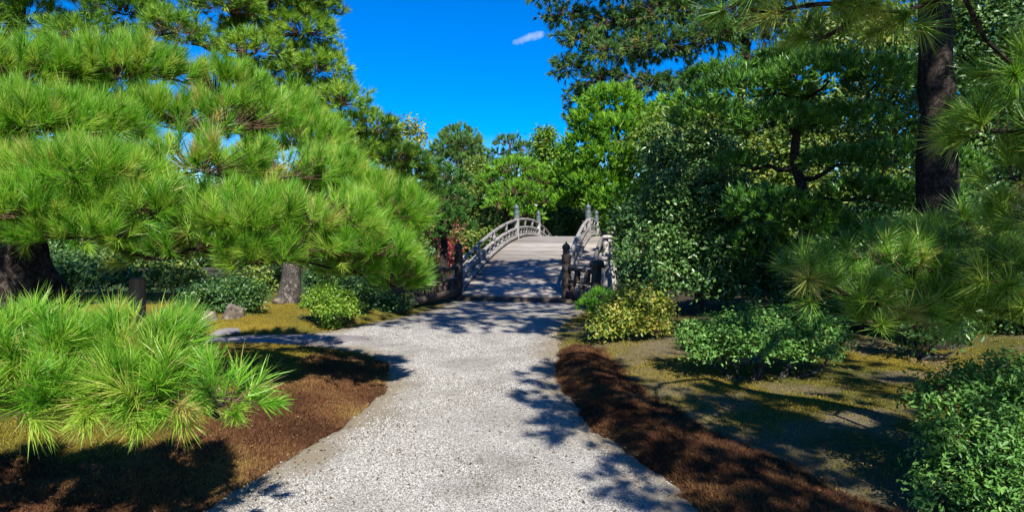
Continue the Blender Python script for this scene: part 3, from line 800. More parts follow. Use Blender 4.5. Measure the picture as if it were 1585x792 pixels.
def pine(spacing, per, length, width, twr=0.004, stem=0.09, spread=(0.3, 1.3), tmean=0.42, up=0.6, zmin=-0.3, droop=0.12, old=0.06, tvar=0.14, inner=0.72, gap=0.0, gscale=2.2, curve=0.0):
    def crown(f, tw, pads, rg):
        p, d, k = pad_shoots(pads, rg, spacing, zmin, up=up, inner=inner)
        if gap:                                  # uneven growth: bare spots between the brushes
            g = 0.6 * noise2(p[:, 0] * gscale + p[:, 2] * 2.1, p[:, 1] * gscale - p[:, 2] * gscale * 1.3, 5) + 0.4 * noise2(p[:, 0] * gscale * 2.7, (p[:, 2] + p[:, 1]) * gscale * 2.7, 6)
            m_ = g + rg.normal(0, 0.05, len(p)) > gap; p, d, k = p[m_], d[m_], k[m_]
        f.add(*needle_geo(p, d, rg, per, length, width, stem, spread, tmean, tvar, droop, old, curve))
        if twr:
            c = np.array([c for c, _ in pads])[k]; c = c + (p - c) * rg.uniform(0.25, 0.6, (len(p), 1)) * np.array((1, 1, 0.4))
            tw.add(*twig_geo(c, p + d * stem * 0.8, twr))
    return crown

def broad(spacing, per, length, width, clump=0.12, zmin=-0.5, twr=0.0, tmean=0.5, inner=0.6, up=0.5, flat=0.6, tvar=0.2):
    """leaf clumps over lumpy domes"""
    def crown(f, tw, pads, rg):
        p, d, k = pad_shoots(pads, rg, spacing, zmin, inner=inner, up=up)
        P_, D_ = np.repeat(p, per, 0), np.repeat(d, per, 0)
        q = P_ + rg.normal(0, clump, P_.shape) * np.repeat(rg.uniform(0.5, 1.5, len(p)), per)[:, None]
        nn = norm(D_ * flat + rg.normal(0, 0.5, D_.shape) + np.array((0, 0, 0.25)))
        t = np.repeat(np.clip(rg.normal(tmean, tvar, len(p)), 0, 1), per) + rg.normal(0, 0.13, len(P_))
        f.add(*leaf_geo(q, nn, rg, length, width, t))
        if twr:
            c = np.array([c for c, _ in pads])[k]; c = c + (p - c) * rg.uniform(0.1, 0.5, (len(p), 1))
            tw.add(*twig_geo(c, p, twr))
    return crown

def spray(spacing, per, length, width, zmin=-0.35, tmean=0.5, up=0.5, tvar=0.2, droop=0.0, spread=(0.1, 0.9), inner=0.8, twr=0.0):
    """scale-leaved conifer: short stiff sprays standing off the pad"""
    return pine(spacing, per, length, width, twr, length * 0.5, spread, tmean, up, zmin, droop, 0.0, tvar, inner)

# ---- left: the near pine that fills the foreground
def base_of(px, d, py=None):
    x = (px - CX) * d / FPX
    return np.array((x, d, ground_z(x, d) - 0.05))
rg0 = np.random.default_rng(3)
A = px_pads([
    (40, 135, 5.6, 120, 40), (190, 125, 5.8, 110, 36), (330, 145, 6.2, 90, 38), (420, 175, 6.6, 60, 40),
    (80, 210, 5.0, 130, 43), (250, 195, 5.6, 90, 32), (350, 195, 6.0, 100, 38), (470, 230, 6.6, 62, 45),
    (-20, 270, 4.6, 90, 40), (150, 285, 4.7, 110, 38), (310, 265, 5.2, 110, 45), (440, 275, 5.6, 85, 43), (520, 295, 6.1, 65, 45),
    (60, 335, 4.3, 110, 36), (230, 330, 4.6, 105, 36), (370, 350, 5.0, 125, 43), (490, 345, 5.3, 85, 43), (590, 335, 5.9, 66, 40), (624, 372, 6.1, 32, 45),
    (560, 395, 5.5, 75, 34), (622, 428, 5.9, 36, 25), (450, 390, 5.0, 80, 23), (150, 368, 4.5, 100, 20), (300, 385, 4.9, 95, 23), (610, 445, 5.9, 40, 18), (400, 408, 5.0, 60, 18), (250, 402, 4.9, 60, 14), (555, 425, 5.6, 50, 20),
    (-90, 200, 5.0, 90, 54), (-80, 360, 4.4, 80, 45)], 0.9, 0.15, rg0)
bs = base_of(62, 6.3)
tree('pine_tree', 'large bright green pine with long needles filling the left foreground', 'pine tree', bs,
     [bs, bs + (0.05, 0, 0.6), bs + (-0.1, -0.1, 1.2), bs + (0.1, -0.3, 1.9), bs + (-0.05, -0.4, 2.6), bs + (0.1, -0.3, 3.1)], 0.27, 0.07,
     A, pine(0.077, 104, 0.165, 0.0050, 0.005, gap=0.37, gscale=2.6, old=0.05, tvar=0.2, tmean=0.42, spread=(0.12, 1.05), up=1.0, stem=0.11), 'needle_near', 11, rl=0.8)
# ---- left: the low bough that hangs over the moss, of a second pine rooted left of the frame
B = px_pads([(55, 555, 3.05, 95, 35), (-10, 610, 2.85, 90, 39), (190, 555, 3.15, 95, 35), (120, 622, 2.85, 95, 30), (255, 605, 3.0, 70, 38), (325, 620, 3.0, 60, 35), (352, 622, 3.0, 40, 37), (330, 650, 2.95, 40, 20), (300, 580, 3.1, 46, 25), (265, 545, 3.2, 40, 23), (210, 620, 2.9, 60, 30), (-120, 570, 3.0, 100, 42)], 0.8, 0.1, rg0)
bs = np.array((-3.6, 3.2, ground_z(-3.6, 3.2) - 0.05))
tree('pine_tree', 'low pine with spiky bright needle tufts hanging over the brown moss, bottom left', 'pine tree', bs,
     [bs, bs + (0.1, 0, 0.4), bs + (0.25, -0.05, 0.75), bs + (0.5, -0.1, 0.95)], 0.13, 0.06,
     B, pine(0.078, 125, 0.165, 0.0042, 0.005, gap=0.35, gscale=4.0, curve=0.09, stem=0.10, spread=(0.2, 1.35), old=0.05, droop=0.15, tmean=0.42, tvar=0.2, zmin=-0.55), 'needle_near', 12, rl=1.1)
# ---- left: tall pine behind, top left corner
T = px_pads([(30, 25, 9.3, 60, 25), (120, 55, 9, 70, 26), (230, 105, 8.6, 60, 28), (260, 45, 8.8, 50, 30), (180, 15, 9, 60, 30), (70, -25, 9.3, 90, 30), (240, -25, 9, 80, 35), (-60, 40, 9, 80, 50), (-40, -60, 9, 100, 40), (120, -90, 9, 110, 40)], 0.9, 0.3, rg0)
bs = base_of(5, 9.4)
tree('pine_tree', 'dark-limbed pine rising behind the near one in the top left corner', 'pine tree', bs,
     [bs, bs + (0.1, 0, 1.5), bs + (-0.1, 0, 3), bs + (0.15, 0, 4.4), bs + (0.3, 0, 5.6)], 0.24, 0.08,
     T, pine(0.11, 55, 0.16, 0.009, 0.005, tmean=0.4), 'needle_back', 13, rl=1.0, wig=0.3)
# ---- left: the tiered pine whose grey trunk stands behind the small bush
Cp = px_pads([(430, -10, 12.5, 75, 50), (350, 20, 12.2, 55, 30), (465, 50, 12.6, 55, 45), (400, 85, 12, 50, 26), (490, 110, 12.8, 45, 34), (520, 165, 13, 52, 30), (455, 165, 12.5, 45, 24), (570, 205, 13.4, 52, 26), (500, 205, 13, 50, 24), (600, 250, 13.8, 66, 30), (545, 245, 13, 40, 24), (640, 275, 14.2, 44, 22), (560, 290, 13.2, 70, 26), (350, -60, 12.4, 110, 50), (490, -60, 12.6, 60, 50), (440, 20, 13.2, 60, 40), (470, 90, 13.2, 50, 34), (420, 130, 13, 60, 30), (380, 55, 13, 46, 26), (490, 5, 12.9, 34, 36), (540, 225, 13.6, 56, 24), (480, 150, 13.4, 50, 30), (620, 305, 14.2, 55, 18), (300, 70, 12, 40, 22)], 0.9, 0.3, rg0)
bs = base_of(446, 13.9)
tree('pine_tree', 'tall tiered pine with grey trunk, its outline sloping down against the sky', 'pine tree', bs,
     [bs, bs + (0.05, 0, 1), bs + (-0.2, -0.3, 2.2), bs + (-0.6, -0.8, 3.6), bs + (-0.5, -1.2, 5.2), bs + (-0.7, -1.4, 6.6)], 0.21, 0.07,
     Cp, pine(0.135, 46, 0.18, 0.014, 0.006, tmean=0.55, up=0.75, zmin=-0.3, tvar=0.22), 'needle_back', 14, rl=1.0, limb_mat='bark_grey', wig=0.3)

# the wooden prop under the near pine's bough
x0, d0 = (213 - CX) * 5.2 / FPX, 5.2
b = Buf(); zg = ground_z(x0, d0)
b.add(*box_geo((-0.058, -0.058, -0.1), (0.058, 0.058, 1.22 - zg), 0.012))
o = b.build('tree_prop', M['prop'], None); o.location = (x0, d0, zg); o.rotation_euler = (0, 0, R(28))
tag(o, 'square brown wooden prop holding up a bough of the near left pine', 'prop')

# ---- shrubs
def shrub(name, label, rows, crown, mat, seed, base_px, base_d, stems=5, ry=0.9, r=0.02, wood='bark_grey', group=None, cat='shrub', cname='foliage'):
    rg = np.random.default_rng(seed)
    pads = px_pads(rows, ry, 0.05, rg)
    bs = base_of(base_px, base_d)
    root = empty(name, bs); tag(root, label, cat, group)
    b = Buf()
    cs = [np.asarray(c) for c, _ in pads]
    for c in cs:
        for q in range(max(1, stems // len(cs))):
            e = c + rg.normal(0, 0.3, 3) * np.asarray(pads[0][1]) * 0.6
            t = np.linspace(0, 1, 6)[:, None]; s = bs + np.array((*rg.normal(0, r * 2.5, 2), 0))
            pts = s * (1 - t) + e * t + np.sin(t * math.pi) * np.array((0, 0, -0.12)) * np.linalg.norm(e - s)
            pts[1:-1] += rg.normal(0, 0.02, (4, 3))
            add_tube(b, pts, np.linspace(r, r * 0.35, 6), 6, 0.2, rg=rg)
    b.build('stems', M[wood], root, smooth=True, origin=bs)['kind'] = 'stuff'
    f, tw = Buf(), Buf(); crown(f, tw, pads, rg)
    f.build(cname, M[mat], root, origin=bs)
    if tw.n: tw.build('twigs', M['twig'], root, origin=bs)['kind'] = 'stuff'
    return root
shrub('azalea_bush', 'small rounded yellow-green bush with a side lobe left of the gravel', [(510, 462, 10.6, 40, 18), (480, 470, 10.6, 18, 10), (545, 478, 10.5, 20, 12), (515, 478, 10.4, 30, 12), (512, 500, 10.5, 16, 10)], broad(0.075, 13, 0.05, 0.028, 0.04, zmin=-0.6, tmean=0.6, up=0.8), 'azalea_bright', 21, 512, 10.5, 6)
shrub('camellia_bush', 'dark glossy bush between the rock and the grey pine trunk', [(345, 455, 11.5, 48, 26), (310, 465, 11.6, 30, 20), (385, 460, 11.5, 35, 24), (350, 478, 11.4, 50, 14)], broad(0.10, 11, 0.07, 0.038, 0.06, zmin=-0.6), 'leaf_dark', 22, 350, 11.5, 8)
shrub('camellia_bush', 'dark green bush tucked behind the yellow-green one beside the left wing rail', [(580, 462, 12.6, 32, 18), (615, 470, 12.8, 24, 14), (555, 445, 12.6, 30, 18), (590, 476, 12.6, 36, 10)], broad(0.11, 11, 0.07, 0.038, 0.06, zmin=-0.6), 'leaf_dark', 23, 585, 12.6, 6)
shrub('azalea_bush', 'yellow-leaved bush at the right edge of the gravel before the bridge', [(985, 465, 9.2, 44, 20), (955, 485, 9.0, 34, 18), (1015, 478, 9.2, 36, 22), (940, 508, 8.9, 28, 12), (1000, 500, 9.0, 40, 18)], broad(0.075, 12, 0.055, 0.032, 0.045, zmin=-0.6, tmean=0.55, up=0.6, tvar=0.28), 'azalea_gold', 24, 985, 9.1, 8)
shrub('juniper_bush', 'low dark spreading conifer beside the right wing rail', [(930, 462, 12.2, 24, 12), (915, 475, 12, 22, 10), (955, 468, 12.2, 24, 12), (935, 484, 11.8, 26, 8)], spray(0.06, 14, 0.09, 0.014, tmean=0.25), 'cypress', 25, 935, 12.0, 4)
shrub('azalea_bush', 'wide flat-topped light green bush on the dappled ground at right', [(1130, 520, 6.8, 66, 30), (1195, 502, 7.0, 70, 24), (1255, 512, 6.9, 58, 26), (1180, 535, 6.5, 70, 26), (1265, 545, 6.6, 42, 18), (1110, 545, 6.6, 44, 16), (1075, 525, 6.8, 30, 22), (1290, 525, 6.9, 26, 16)], broad(0.07, 13, 0.048, 0.024, 0.04, zmin=-0.35, up=0.9, twr=0.003), 'azalea', 26, 1185, 6.6, 14, r=0.024)
shrub('azalea_bush', 'leafy green bush in the bottom right corner', [(1490, 630, 3.9, 80, 44), (1560, 600, 4.0, 80, 50), (1470, 690, 3.7, 56, 40), (1540, 700, 3.6, 90, 60), (1600, 660, 3.8, 90, 70), (1480, 760, 3.5, 60, 36), (1560, 770, 3.45, 90, 50), (1680, 680, 3.8, 100, 90)], broad(0.055, 13, 0.046, 0.017, 0.035, zmin=-0.5, up=0.7, twr=0.0025, tmean=0.5), 'azalea', 27, 1560, 3.8, 16, r=0.014)

# ---- right: near pine rooted outside the frame; its boughs reach in at the top, the side and low down
Rn = px_pads([
    (1250, 420, 3.9, 45, 26), (1330, 395, 3.9, 55, 26), (1400, 420, 3.8, 50, 26), (1470, 400, 3.7, 50, 28), (1540, 430, 3.6, 55, 32), (1300, 455, 3.7, 50, 22), (1370, 475, 3.6, 50, 24), (1450, 470, 3.6, 50, 24), (1390, 512, 3.5, 40, 14), (1500, 480, 3.6, 45, 22), (1420, 375, 4.2, 50, 22), (1500, 365, 4.0, 50, 24), (1560, 490, 3.6, 50, 24), (1530, 400, 4.4, 60, 26), (1450, 505, 3.6, 40, 14), (1590, 380, 3.5, 60, 40), (1600, 460, 3.5, 60, 40),
    (1545, 200, 3.3, 62, 46), (1600, 110, 3.2, 60, 40), (1570, 275, 3.4, 55, 32), (1610, 330, 3.4, 60, 34), (1680, 220, 3.2, 80, 70),
    (1150, 8, 3.1, 42, 18), (1230, 22, 3.1, 50, 20), (1320, 10, 3.0, 58, 22), (1400, 20, 3.0, 50, 20), (1290, 50, 3.1, 36, 14), (1480, -10, 3.0, 60, 30), (1250, -30, 3.0, 100, 26)], 0.9, 0.15, rg0)
Rn += [(np.array(c), r) for c, r in [((1.95, 3.7, 3.6), (.5, .5, .18)), ((2.05, 2.9, 3.5), (.5, .45, .18)), ((2.15, 2.1, 3.4), (.5, .5, .18)), ((2.35, 1.2, 3.3), (.5, .5, .18)), ((2.8, 0.4, 3.3), (.5, .45, .18)), ((3.4, 1.0, 3.4), (.5, .45, .18)), ((3.15, 2.2, 3.6), (.42, .4, .16)), ((4.6, 3.8, 3.8), (.6, .5, .2)), ((4.9, 2.4, 3.6), (.6, .5, .2)), ((4.4, 1.2, 3.5), (.4, .4, .16)), ((1.55, 2.6, 3.4), (.42, .45, .15)), ((1.65, 1.7, 3.3), (.42, .45, .15)), ((1.98, 0.8, 3.2), (.42, .45, .15)), ((2.45, 0.0, 3.2), (.45, .45, .15)), ((1.6, 3.4, 3.5), (.36, .4, .15))]]  # unseen upper pads, added to shade the path's right edge and the ground beside it
bs = np.array((3.9, 3.2, ground_z(3.9, 3.2) - 0.05))
tree('pine_tree', 'pine with long loose needle tufts reaching in from the right edge', 'pine tree', bs,
     [bs, bs + (-0.05, 0, 0.7), bs + (-0.2, 0, 1.4), bs + (-0.3, -0.1, 2.2), bs + (-0.6, -0.2, 2.9), bs + (-0.8, -0.3, 3.5)], 0.16, 0.06,
     Rn, pine(0.145, 125, 0.175, 0.0052, 0.0045, stem=0.07, spread=(0.35, 1.5), tmean=0.5, tvar=0.2, droop=0.08, zmin=-0.6, inner=0.6), 'needle_right', 31, rl=0.6)

# ---- right: the big pine whose trunk crosses the upper right; its unseen crown pads are placed to shade path, bridge and trunk
bs = base_of(1440, 8.3)
BC = [((6.7, 4.4, 7.0), (1.1, 1.0, .35)), ((6.2, 5.4, 6.7), (1.1, 1.0, .35)), ((7.0, 3.2, 6.2), (1.0, 1.0, .35)), ((3.0, 6.4, 7.6), (1.5, 1.3, .45)), ((1.2, 6.6, 7.9), (1.3, 1.2, .4)), ((6.6, 6.0, 7.0), (1.5, 1.3, .5)), ((0.2, 7.6, 8.4), (1.3, 1.1, .4)), ((2.4, 8.2, 8.6), (1.6, 1.2, .45)), ((4.6, 9.6, 8.6), (1.6, 1.4, .5)), ((-0.4, 9.0, 8.9), (1.1, 1.0, .35)),
      ((3.6, 4.2, 6.0), (1.3, 1.2, .4)), ((5.6, 4.0, 5.6), (1.4, 1.2, .4)), ((7.4, 7.8, 6.2), (1.3, 1.2, .4)), ((1.6, 8.9, 8.8), (1.4, 1.0, .4)), ((3.5, 9.5, 9.0), (1.4, 1.0, .4)), ((5.8, 11.5, 8.8), (1.4, 1.2, .4)), ((4.7, 2.2, 5.2), (1.2, 1.0, .35)), ((2.0, 3.4, 7.2), (1.2, 1.0, .35)), ((0.4, 3.8, 7.5), (1.2, 1.0, .35)), ((3.6, 3.6, 6.8), (1.2, 1.0, .35)), ((-0.8, 5.2, 8.0), (1.1, 1.0, .35)), ((2.8, 8.4, 9.3), (1.2, .9, .35)), ((1.2, 7.6, 8.3), (1.2, .9, .35)), ((3.3, 7.4, 8.2), (1.2, .9, .35)), ((2.3, 9.4, 9.2), (1.2, .8, .35)), ((0.8, 5.4, 7.4), (1.1, .9, .35)), ((2.4, 5.0, 7.2), (1.1, .9, .35))]
BC = [(np.array(c), r) for c, r in BC]
tree('pine_tree', 'big old pine with thick dark trunk standing upright in the upper right', 'pine tree', bs,
     [bs, bs + (0.05, 0, 1.5), bs + (0.1, 0, 3), bs + (0.05, 0, 4.6), bs + (0.0, -0.2, 6.4), bs + (-0.3, -0.4, 8.0)], 0.27, 0.12,
     BC, pine(0.18, 32, 0.21, 0.034, 0.0, tmean=0.4), 'needle_back', 32, rl=1.2)

# ---- right: cloud-pruned podocarpus with several dark stems
Q = px_pads([(1160, 150, 10.4, 90, 32), (1270, 132, 10, 100, 34), (1375, 118, 9.8, 60, 28), (1095, 185, 10.6, 52, 26), (1205, 195, 10.2, 80, 28), (1330, 185, 9.8, 72, 28), (1385, 250, 9.6, 52, 28), (1290, 255, 10.3, 56, 22), (1190, 325, 10.4, 70, 34), (1335, 305, 9.8, 66, 30), (1405, 315, 9.6, 46, 34), (1262, 350, 10, 60, 32), (1500, 255, 10.4, 50, 30), (1150, 255, 10.8, 40, 18), (1130, 120, 11, 60, 26), (1235, 90, 10.8, 60, 24), (1340, 365, 9.7, 60, 30), (1180, 385, 10.6, 50, 30)], 0.9, 0.5, rg0)
bs = base_of(1240, 10.2)
tr = tree('podocarpus_tree', 'dark cloud-pruned evergreen with flat layers left of the big trunk', 'tree', bs,
     [bs, bs + (-0.05, 0, 0.9), bs + (0.1, 0, 1.8), bs + (-0.1, 0, 2.7), bs + (0.05, 0, 3.6)], 0.13, 0.05,
     Q, spray(0.08, 16, 0.12, 0.022, tmean=0.5, up=0.9, zmin=-0.4, spread=(0.2, 1.1), tvar=0.25), 'podocarpus', 33, rl=1.0)

# ---- right: glossy camellia in front
Q = px_pads([(1048, 240, 12.4, 50, 38), (1100, 235, 12.4, 55, 30), (1026, 310, 12, 46, 45), (1085, 300, 11.8, 70, 50), (1150, 330, 11.8, 60, 50), (1030, 380, 11.8, 60, 45), (1100, 385, 11.5, 70, 45), (1165, 400, 11.8, 55, 45), (1000, 430, 12.2, 40, 26), (1190, 430, 12, 40, 40), (1060, 425, 11.6, 60, 26), (1130, 440, 11.6, 45, 26)], 0.8, 0.3, rg0)
bs = base_of(1080, 11.9)
tree('camellia_tree', 'broad glossy-leaved evergreen on a thin pale trunk right of the bridge', 'tree', bs,
     [bs, bs + (0.02, 0, 0.5), bs + (-0.03, 0, 1.1), bs + (0.05, 0, 1.8), bs + (0, 0, 2.6)], 0.085, 0.04,
     Q, broad(0.125, 13, 0.095, 0.048, 0.09, zmin=-0.8, inner=0.55, twr=0.004, tmean=0.5), 'camellia', 34, rl=0.7, limb_mat='bark_grey')

# ---- right: conical clipped cypress by the bridge's far side
Q = px_pads([(945, 160, 39.6, 48, 24), (985, 185, 39.6, 34, 22), (915, 190, 39.6, 38, 22), (960, 205, 38.8, 50, 24), (1000, 225, 39.2, 34, 20), (905, 225, 39.6, 36, 22), (945, 245, 38.6, 55, 24), (890, 270, 40.4, 34, 24), (985, 265, 38.8, 44, 22), (930, 285, 38.4, 50, 22), (885, 310, 40.6, 32, 22), (960, 312, 37.6, 50, 22), (1010, 300, 38.8, 34, 24), (955, 340, 38.0, 40, 16), (990, 345, 38.4, 40, 26), (1040, 180, 41.6, 40, 32)], 0.9, 0.3, rg0)
bs = base_of(955, 40.4)
tree('cypress_tree', 'clipped conical conifer with bright green pads beside the bridge crest', 'tree', bs,
     [bs, bs + (0, 0, 2.5), bs + (0.1, 0, 5), bs + (0, 0, 7.5), bs + (-0.1, 0, 9.6)], 0.3, 0.08,
     Q, spray(0.21, 20, 0.36, 0.075, tmean=0.6, up=0.8, spread=(0.1, 1.0), tvar=0.28, inner=0.55, zmin=-0.6), 'cypress', 35, rl=0.8)

# ---- right: tall fir against the sky
Q = px_pads([(880, 20, 46.8, 42, 18), (850, -10, 46.8, 36, 16), (900, 60, 45.8, 46, 20), (885, 105, 45.8, 36, 18), (895, 150, 45.8, 26, 22), (960, 35, 44.9, 60, 28), (950, 85, 44.9, 56, 24), (940, 125, 44.9, 46, 16), (1030, 20, 43.9, 70, 34), (1020, 75, 43.9, 60, 24), (1010, 130, 43.9, 50, 18), (1100, 60, 42.9, 60, 30), (1090, 120, 43.9, 56, 20), (1180, 30, 42.9, 80, 36), (1200, 95, 42.9, 60, 20), (1280, 50, 43.9, 70, 34), (960, -30, 44.9, 90, 40), (1120, -30, 43.9, 110, 40), (1000, 175, 44.9, 40, 16), (885, 185, 46.8, 16, 16)], 0.9, 0.5, rg0)
bs = base_of(1150, 44.0)
tree('fir_tree', 'tall dark fir with drooping boughs cut out against the blue sky, upper right', 'tree', bs,
     [bs, bs + (0.2, 0, 5), bs + (-0.2, 0, 10), bs + (0.2, 0, 14), bs + (-0.3, 0, 18)], 0.6, 0.2,
     Q, spray(0.42, 30, 0.48, 0.062, tmean=0.45, up=0.1, zmin=-0.7, droop=0.25, spread=(0.3, 1.3), inner=0.35, twr=0.025, tvar=0.22), 'fir', 36, rl=1.0, wig=0.3)

# ---- more trees behind on the right, and across the water
def far_tree(name, label, rows, crown, mat, seed, base_px, base_d, r=0.18, ry=0.9, limb='bark_dark', group='trees across the pond', rl=0.8, cat='tree', wig=0.2, jy=0.5):
    rg = np.random.default_rng(seed)
    pads = px_pads(rows, ry, jy, rg)
    bs = base_of(base_px, base_d); bs[2] = max(bs[2], -0.3)
    top = max(c[2] for c, _ in pads); H = max(top - bs[2], 1.0)
    tip = max((c for c, _ in pads), key=lambda c: c[2])
    tr_ = [bs + (tip - bs) * np.array((t ** 1.3, t ** 1.3, t)) + np.array((*rg.normal(0, 0.03 * H, 2), 0)) * (0 < t < 1) for t in (0, 0.25, 0.5, 0.75, 1.0)]
    return tree(name, label, cat, bs, tr_, r, r * 0.3, pads, crown, mat, seed, group, rl, limb, wig=wig)
fb = lambda sp=0.34, per=14, L=0.30, W=0.18, c=0.22, z=-0.8, tm=0.5, tv=0.22: broad(sp, per, L, W, c, zmin=z, inner=0.5, tmean=tm, tvar=tv)
fp = lambda sp=0.34, per=16, L=0.34, W=0.05, tm=0.5: spray(sp, per, L, W, tmean=tm, up=0.7, spread=(0.2, 1.1), twr=0.012)
g1 = 'woodland behind the right bank'
far_tree('evergreen_tree', 'mid green tree seen between podocarpus and camellia at right', [(1140, 250, 17, 70, 60), (1220, 290, 17, 60, 50), (1170, 360, 16, 80, 50), (1250, 220, 17, 60, 50), (1090, 200, 18, 60, 50), (1230, 390, 15, 70, 50)], fb(0.24, 12, 0.16, 0.09, 0.15), 'leaf_olive', 41, 1190, 17, 0.15, group=g1)
far_tree('evergreen_tree', 'dark evergreen behind the big trunk at the right edge', [(1480, 100, 14, 70, 60), (1540, 60, 14, 80, 60), (1560, 170, 13, 70, 60), (1500, 220, 13, 60, 60), (1590, 260, 13, 80, 80), (1440, 320, 13, 80, 50), (1540, 330, 12, 80, 50), (1480, 380, 12, 80, 50), (1500, 20, 15, 90, 50)], fb(0.21, 12, 0.14, 0.08, 0.14), 'leaf_dark', 42, 1520, 13.5, 0.16, group=g1)
far_tree('evergreen_tree', 'yellowing tree glimpsed above the podocarpus layers', [(1330, 60, 18, 80, 50), (1400, 100, 18, 60, 40), (1250, 80, 19, 60, 40), (1320, 210, 17, 70, 50), (1380, 40, 18, 60, 50), (1400, 210, 17, 50, 50), (1350, 150, 18, 60, 40), (1280, 160, 18, 60, 40), (1390, 150, 17, 40, 40)], fb(0.3, 10, 0.17, 0.09, 0.17), 'leaf_olive', 43, 1340, 18, 0.16, group=g1)
far_tree('evergreen_tree', 'deep green undergrowth tree behind the camellia and the low pine', [(1280, 430, 12.5, 70, 40), (1350, 400, 12, 70, 50), (1420, 430, 11.5, 80, 50), (1500, 460, 11, 80, 40), (1330, 345, 13, 60, 40), (1580, 440, 11, 80, 60), (1230, 470, 12.5, 50, 26)], fb(0.2, 12, 0.12, 0.065, 0.12), 'leaf_dark', 44, 1360, 12.2, 0.12, group=g1)
far_tree('evergreen_tree', 'dark tree filling the gap right of the bridge crest', [(1010, 340, 27, 60, 36), (960, 380, 28, 40, 26), (1060, 330, 27, 60, 50), (1000, 400, 24, 50, 26), (1120, 300, 26, 80, 60)], fb(0.36, 12, 0.24, 0.13, 0.24), 'leaf_dark', 45, 1090, 27, 0.2, group=g1)
far_tree('evergreen_tree', 'woodland tree farthest back behind the fir', [(1060, 220, 34, 90, 60), (1180, 200, 34, 90, 60), (1300, 250, 34, 90, 80), (1420, 260, 32, 90, 80), (1530, 220, 32, 90, 90), (1200, 320, 32, 120, 60), (1400, 360, 30, 120, 50), (1560, 120, 33, 80, 60)], fb(0.5, 11, 0.3, 0.17, 0.3), 'leaf_olive', 46, 1260, 34, 0.3, group=g1)
far_tree('fir_tree', 'round-topped blue-green conifer standing alone against the sky', [(710, 215, 50, 30, 20), (690, 240, 50, 28, 20), (728, 240, 50, 28, 22), (708, 262, 49, 42, 22), (705, 295, 49, 40, 24), (712, 235, 49, 30, 25)], fp(0.32, 22, 0.42, 0.085, 0.5), 'fir', 51, 708, 50, 0.3)
far_tree('pine_tree', 'wind-bent pine with bare reddish limbs against the sky', [(790, 222, 48, 24, 9), (770, 240, 48, 16, 7), (815, 235, 48, 22, 10), (800, 255, 48, 28, 9), (755, 255, 48, 16, 8)], fp(0.34, 20, 0.42, 0.075, 0.4), 'fir', 52, 760, 48, 0.32, limb='bark_red', rl=2.2, wig=0.5)
far_tree('maple_tree', 'yellow-green broadleaf tree left of the clipped conifer, beyond the bridge', [(840, 225, 46, 20, 20), (855, 245, 46, 26, 22), (825, 260, 46, 22, 20), (862, 275, 45, 26, 20), (845, 210, 46, 16, 12), (875, 250, 47, 18, 26)], fb(0.36, 19, 0.23, 0.13, 0.24), 'azalea_bright', 53, 848, 46, 0.22)
far_tree('pine_tree', 'rounded cloud-pruned pine with dark trunk just beyond the bridge', [(800, 265, 41, 40, 17), (770, 282, 41, 30, 16), (832, 285, 41, 32, 17), (800, 300, 40, 44, 16), (775, 318, 40, 26, 10), (835, 315, 40, 24, 11), (815, 335, 40, 26, 10)], fp(0.26, 20, 0.34, 0.065, 0.6), 'cypress', 54, 790, 41, 0.26)
far_tree('maple_tree', 'yellowing tree top showing above the sloping pine outline', [(628, 195, 40, 22, 14), (645, 212, 40, 16, 16), (612, 215, 40, 18, 18), (632, 235, 40, 26, 14)], fb(0.4, 9, 0.28, 0.12, 0.24), 'leaf_gold', 55, 625, 40, 0.22, rl=1.5)
far_tree('evergreen_tree', 'olive broadleaf tree between round conifer and cloud-pruned pine', [(740, 285, 45, 28, 26), (725, 315, 44, 30, 26), (755, 340, 43, 30, 22), (740, 262, 46, 22, 18), (700, 330, 44, 28, 26)], fb(0.36, 19, 0.23, 0.13, 0.24), 'leaf_olive', 56, 738, 45, 0.2)
far_tree('pine_tree', 'dark shaded pine behind the tip of the near left pine', [(690, 280, 33, 34, 18), (660, 300, 33, 34, 18), (700, 315, 32, 32, 20), (670, 335, 32, 38, 20), (705, 350, 32, 26, 18), (650, 360, 32, 40, 20)], fp(0.27, 18, 0.32, 0.065, 0.15), 'podocarpus', 57, 685, 33, 0.2)
far_tree('maple_tree', 'small red maple glowing at the water edge by the left railing', [(697, 349, 36.5, 18, 6), (692, 370, 36.5, 16, 9), (702, 386, 36.3, 15, 9), (688, 398, 36.3, 18, 10), (690, 408, 36.0, 18, 8)], fb(0.34, 9, 0.2, 0.12, 0.2, z=-0.8), 'leaf_red', 58, 690, 38.4, 0.12)
far_tree('evergreen_tree', 'yellow-green tree line above the far bank beyond the bridge crest', [(880, 300, 50, 40, 40), (900, 350, 46, 34, 22), (865, 335, 46, 30, 24), (830, 350, 44, 40, 18), (770, 352, 43, 44, 18), (730, 370, 41, 40, 18)], fb(0.36, 19, 0.23, 0.13, 0.24), 'leaf_olive', 59, 872, 48, 0.2)
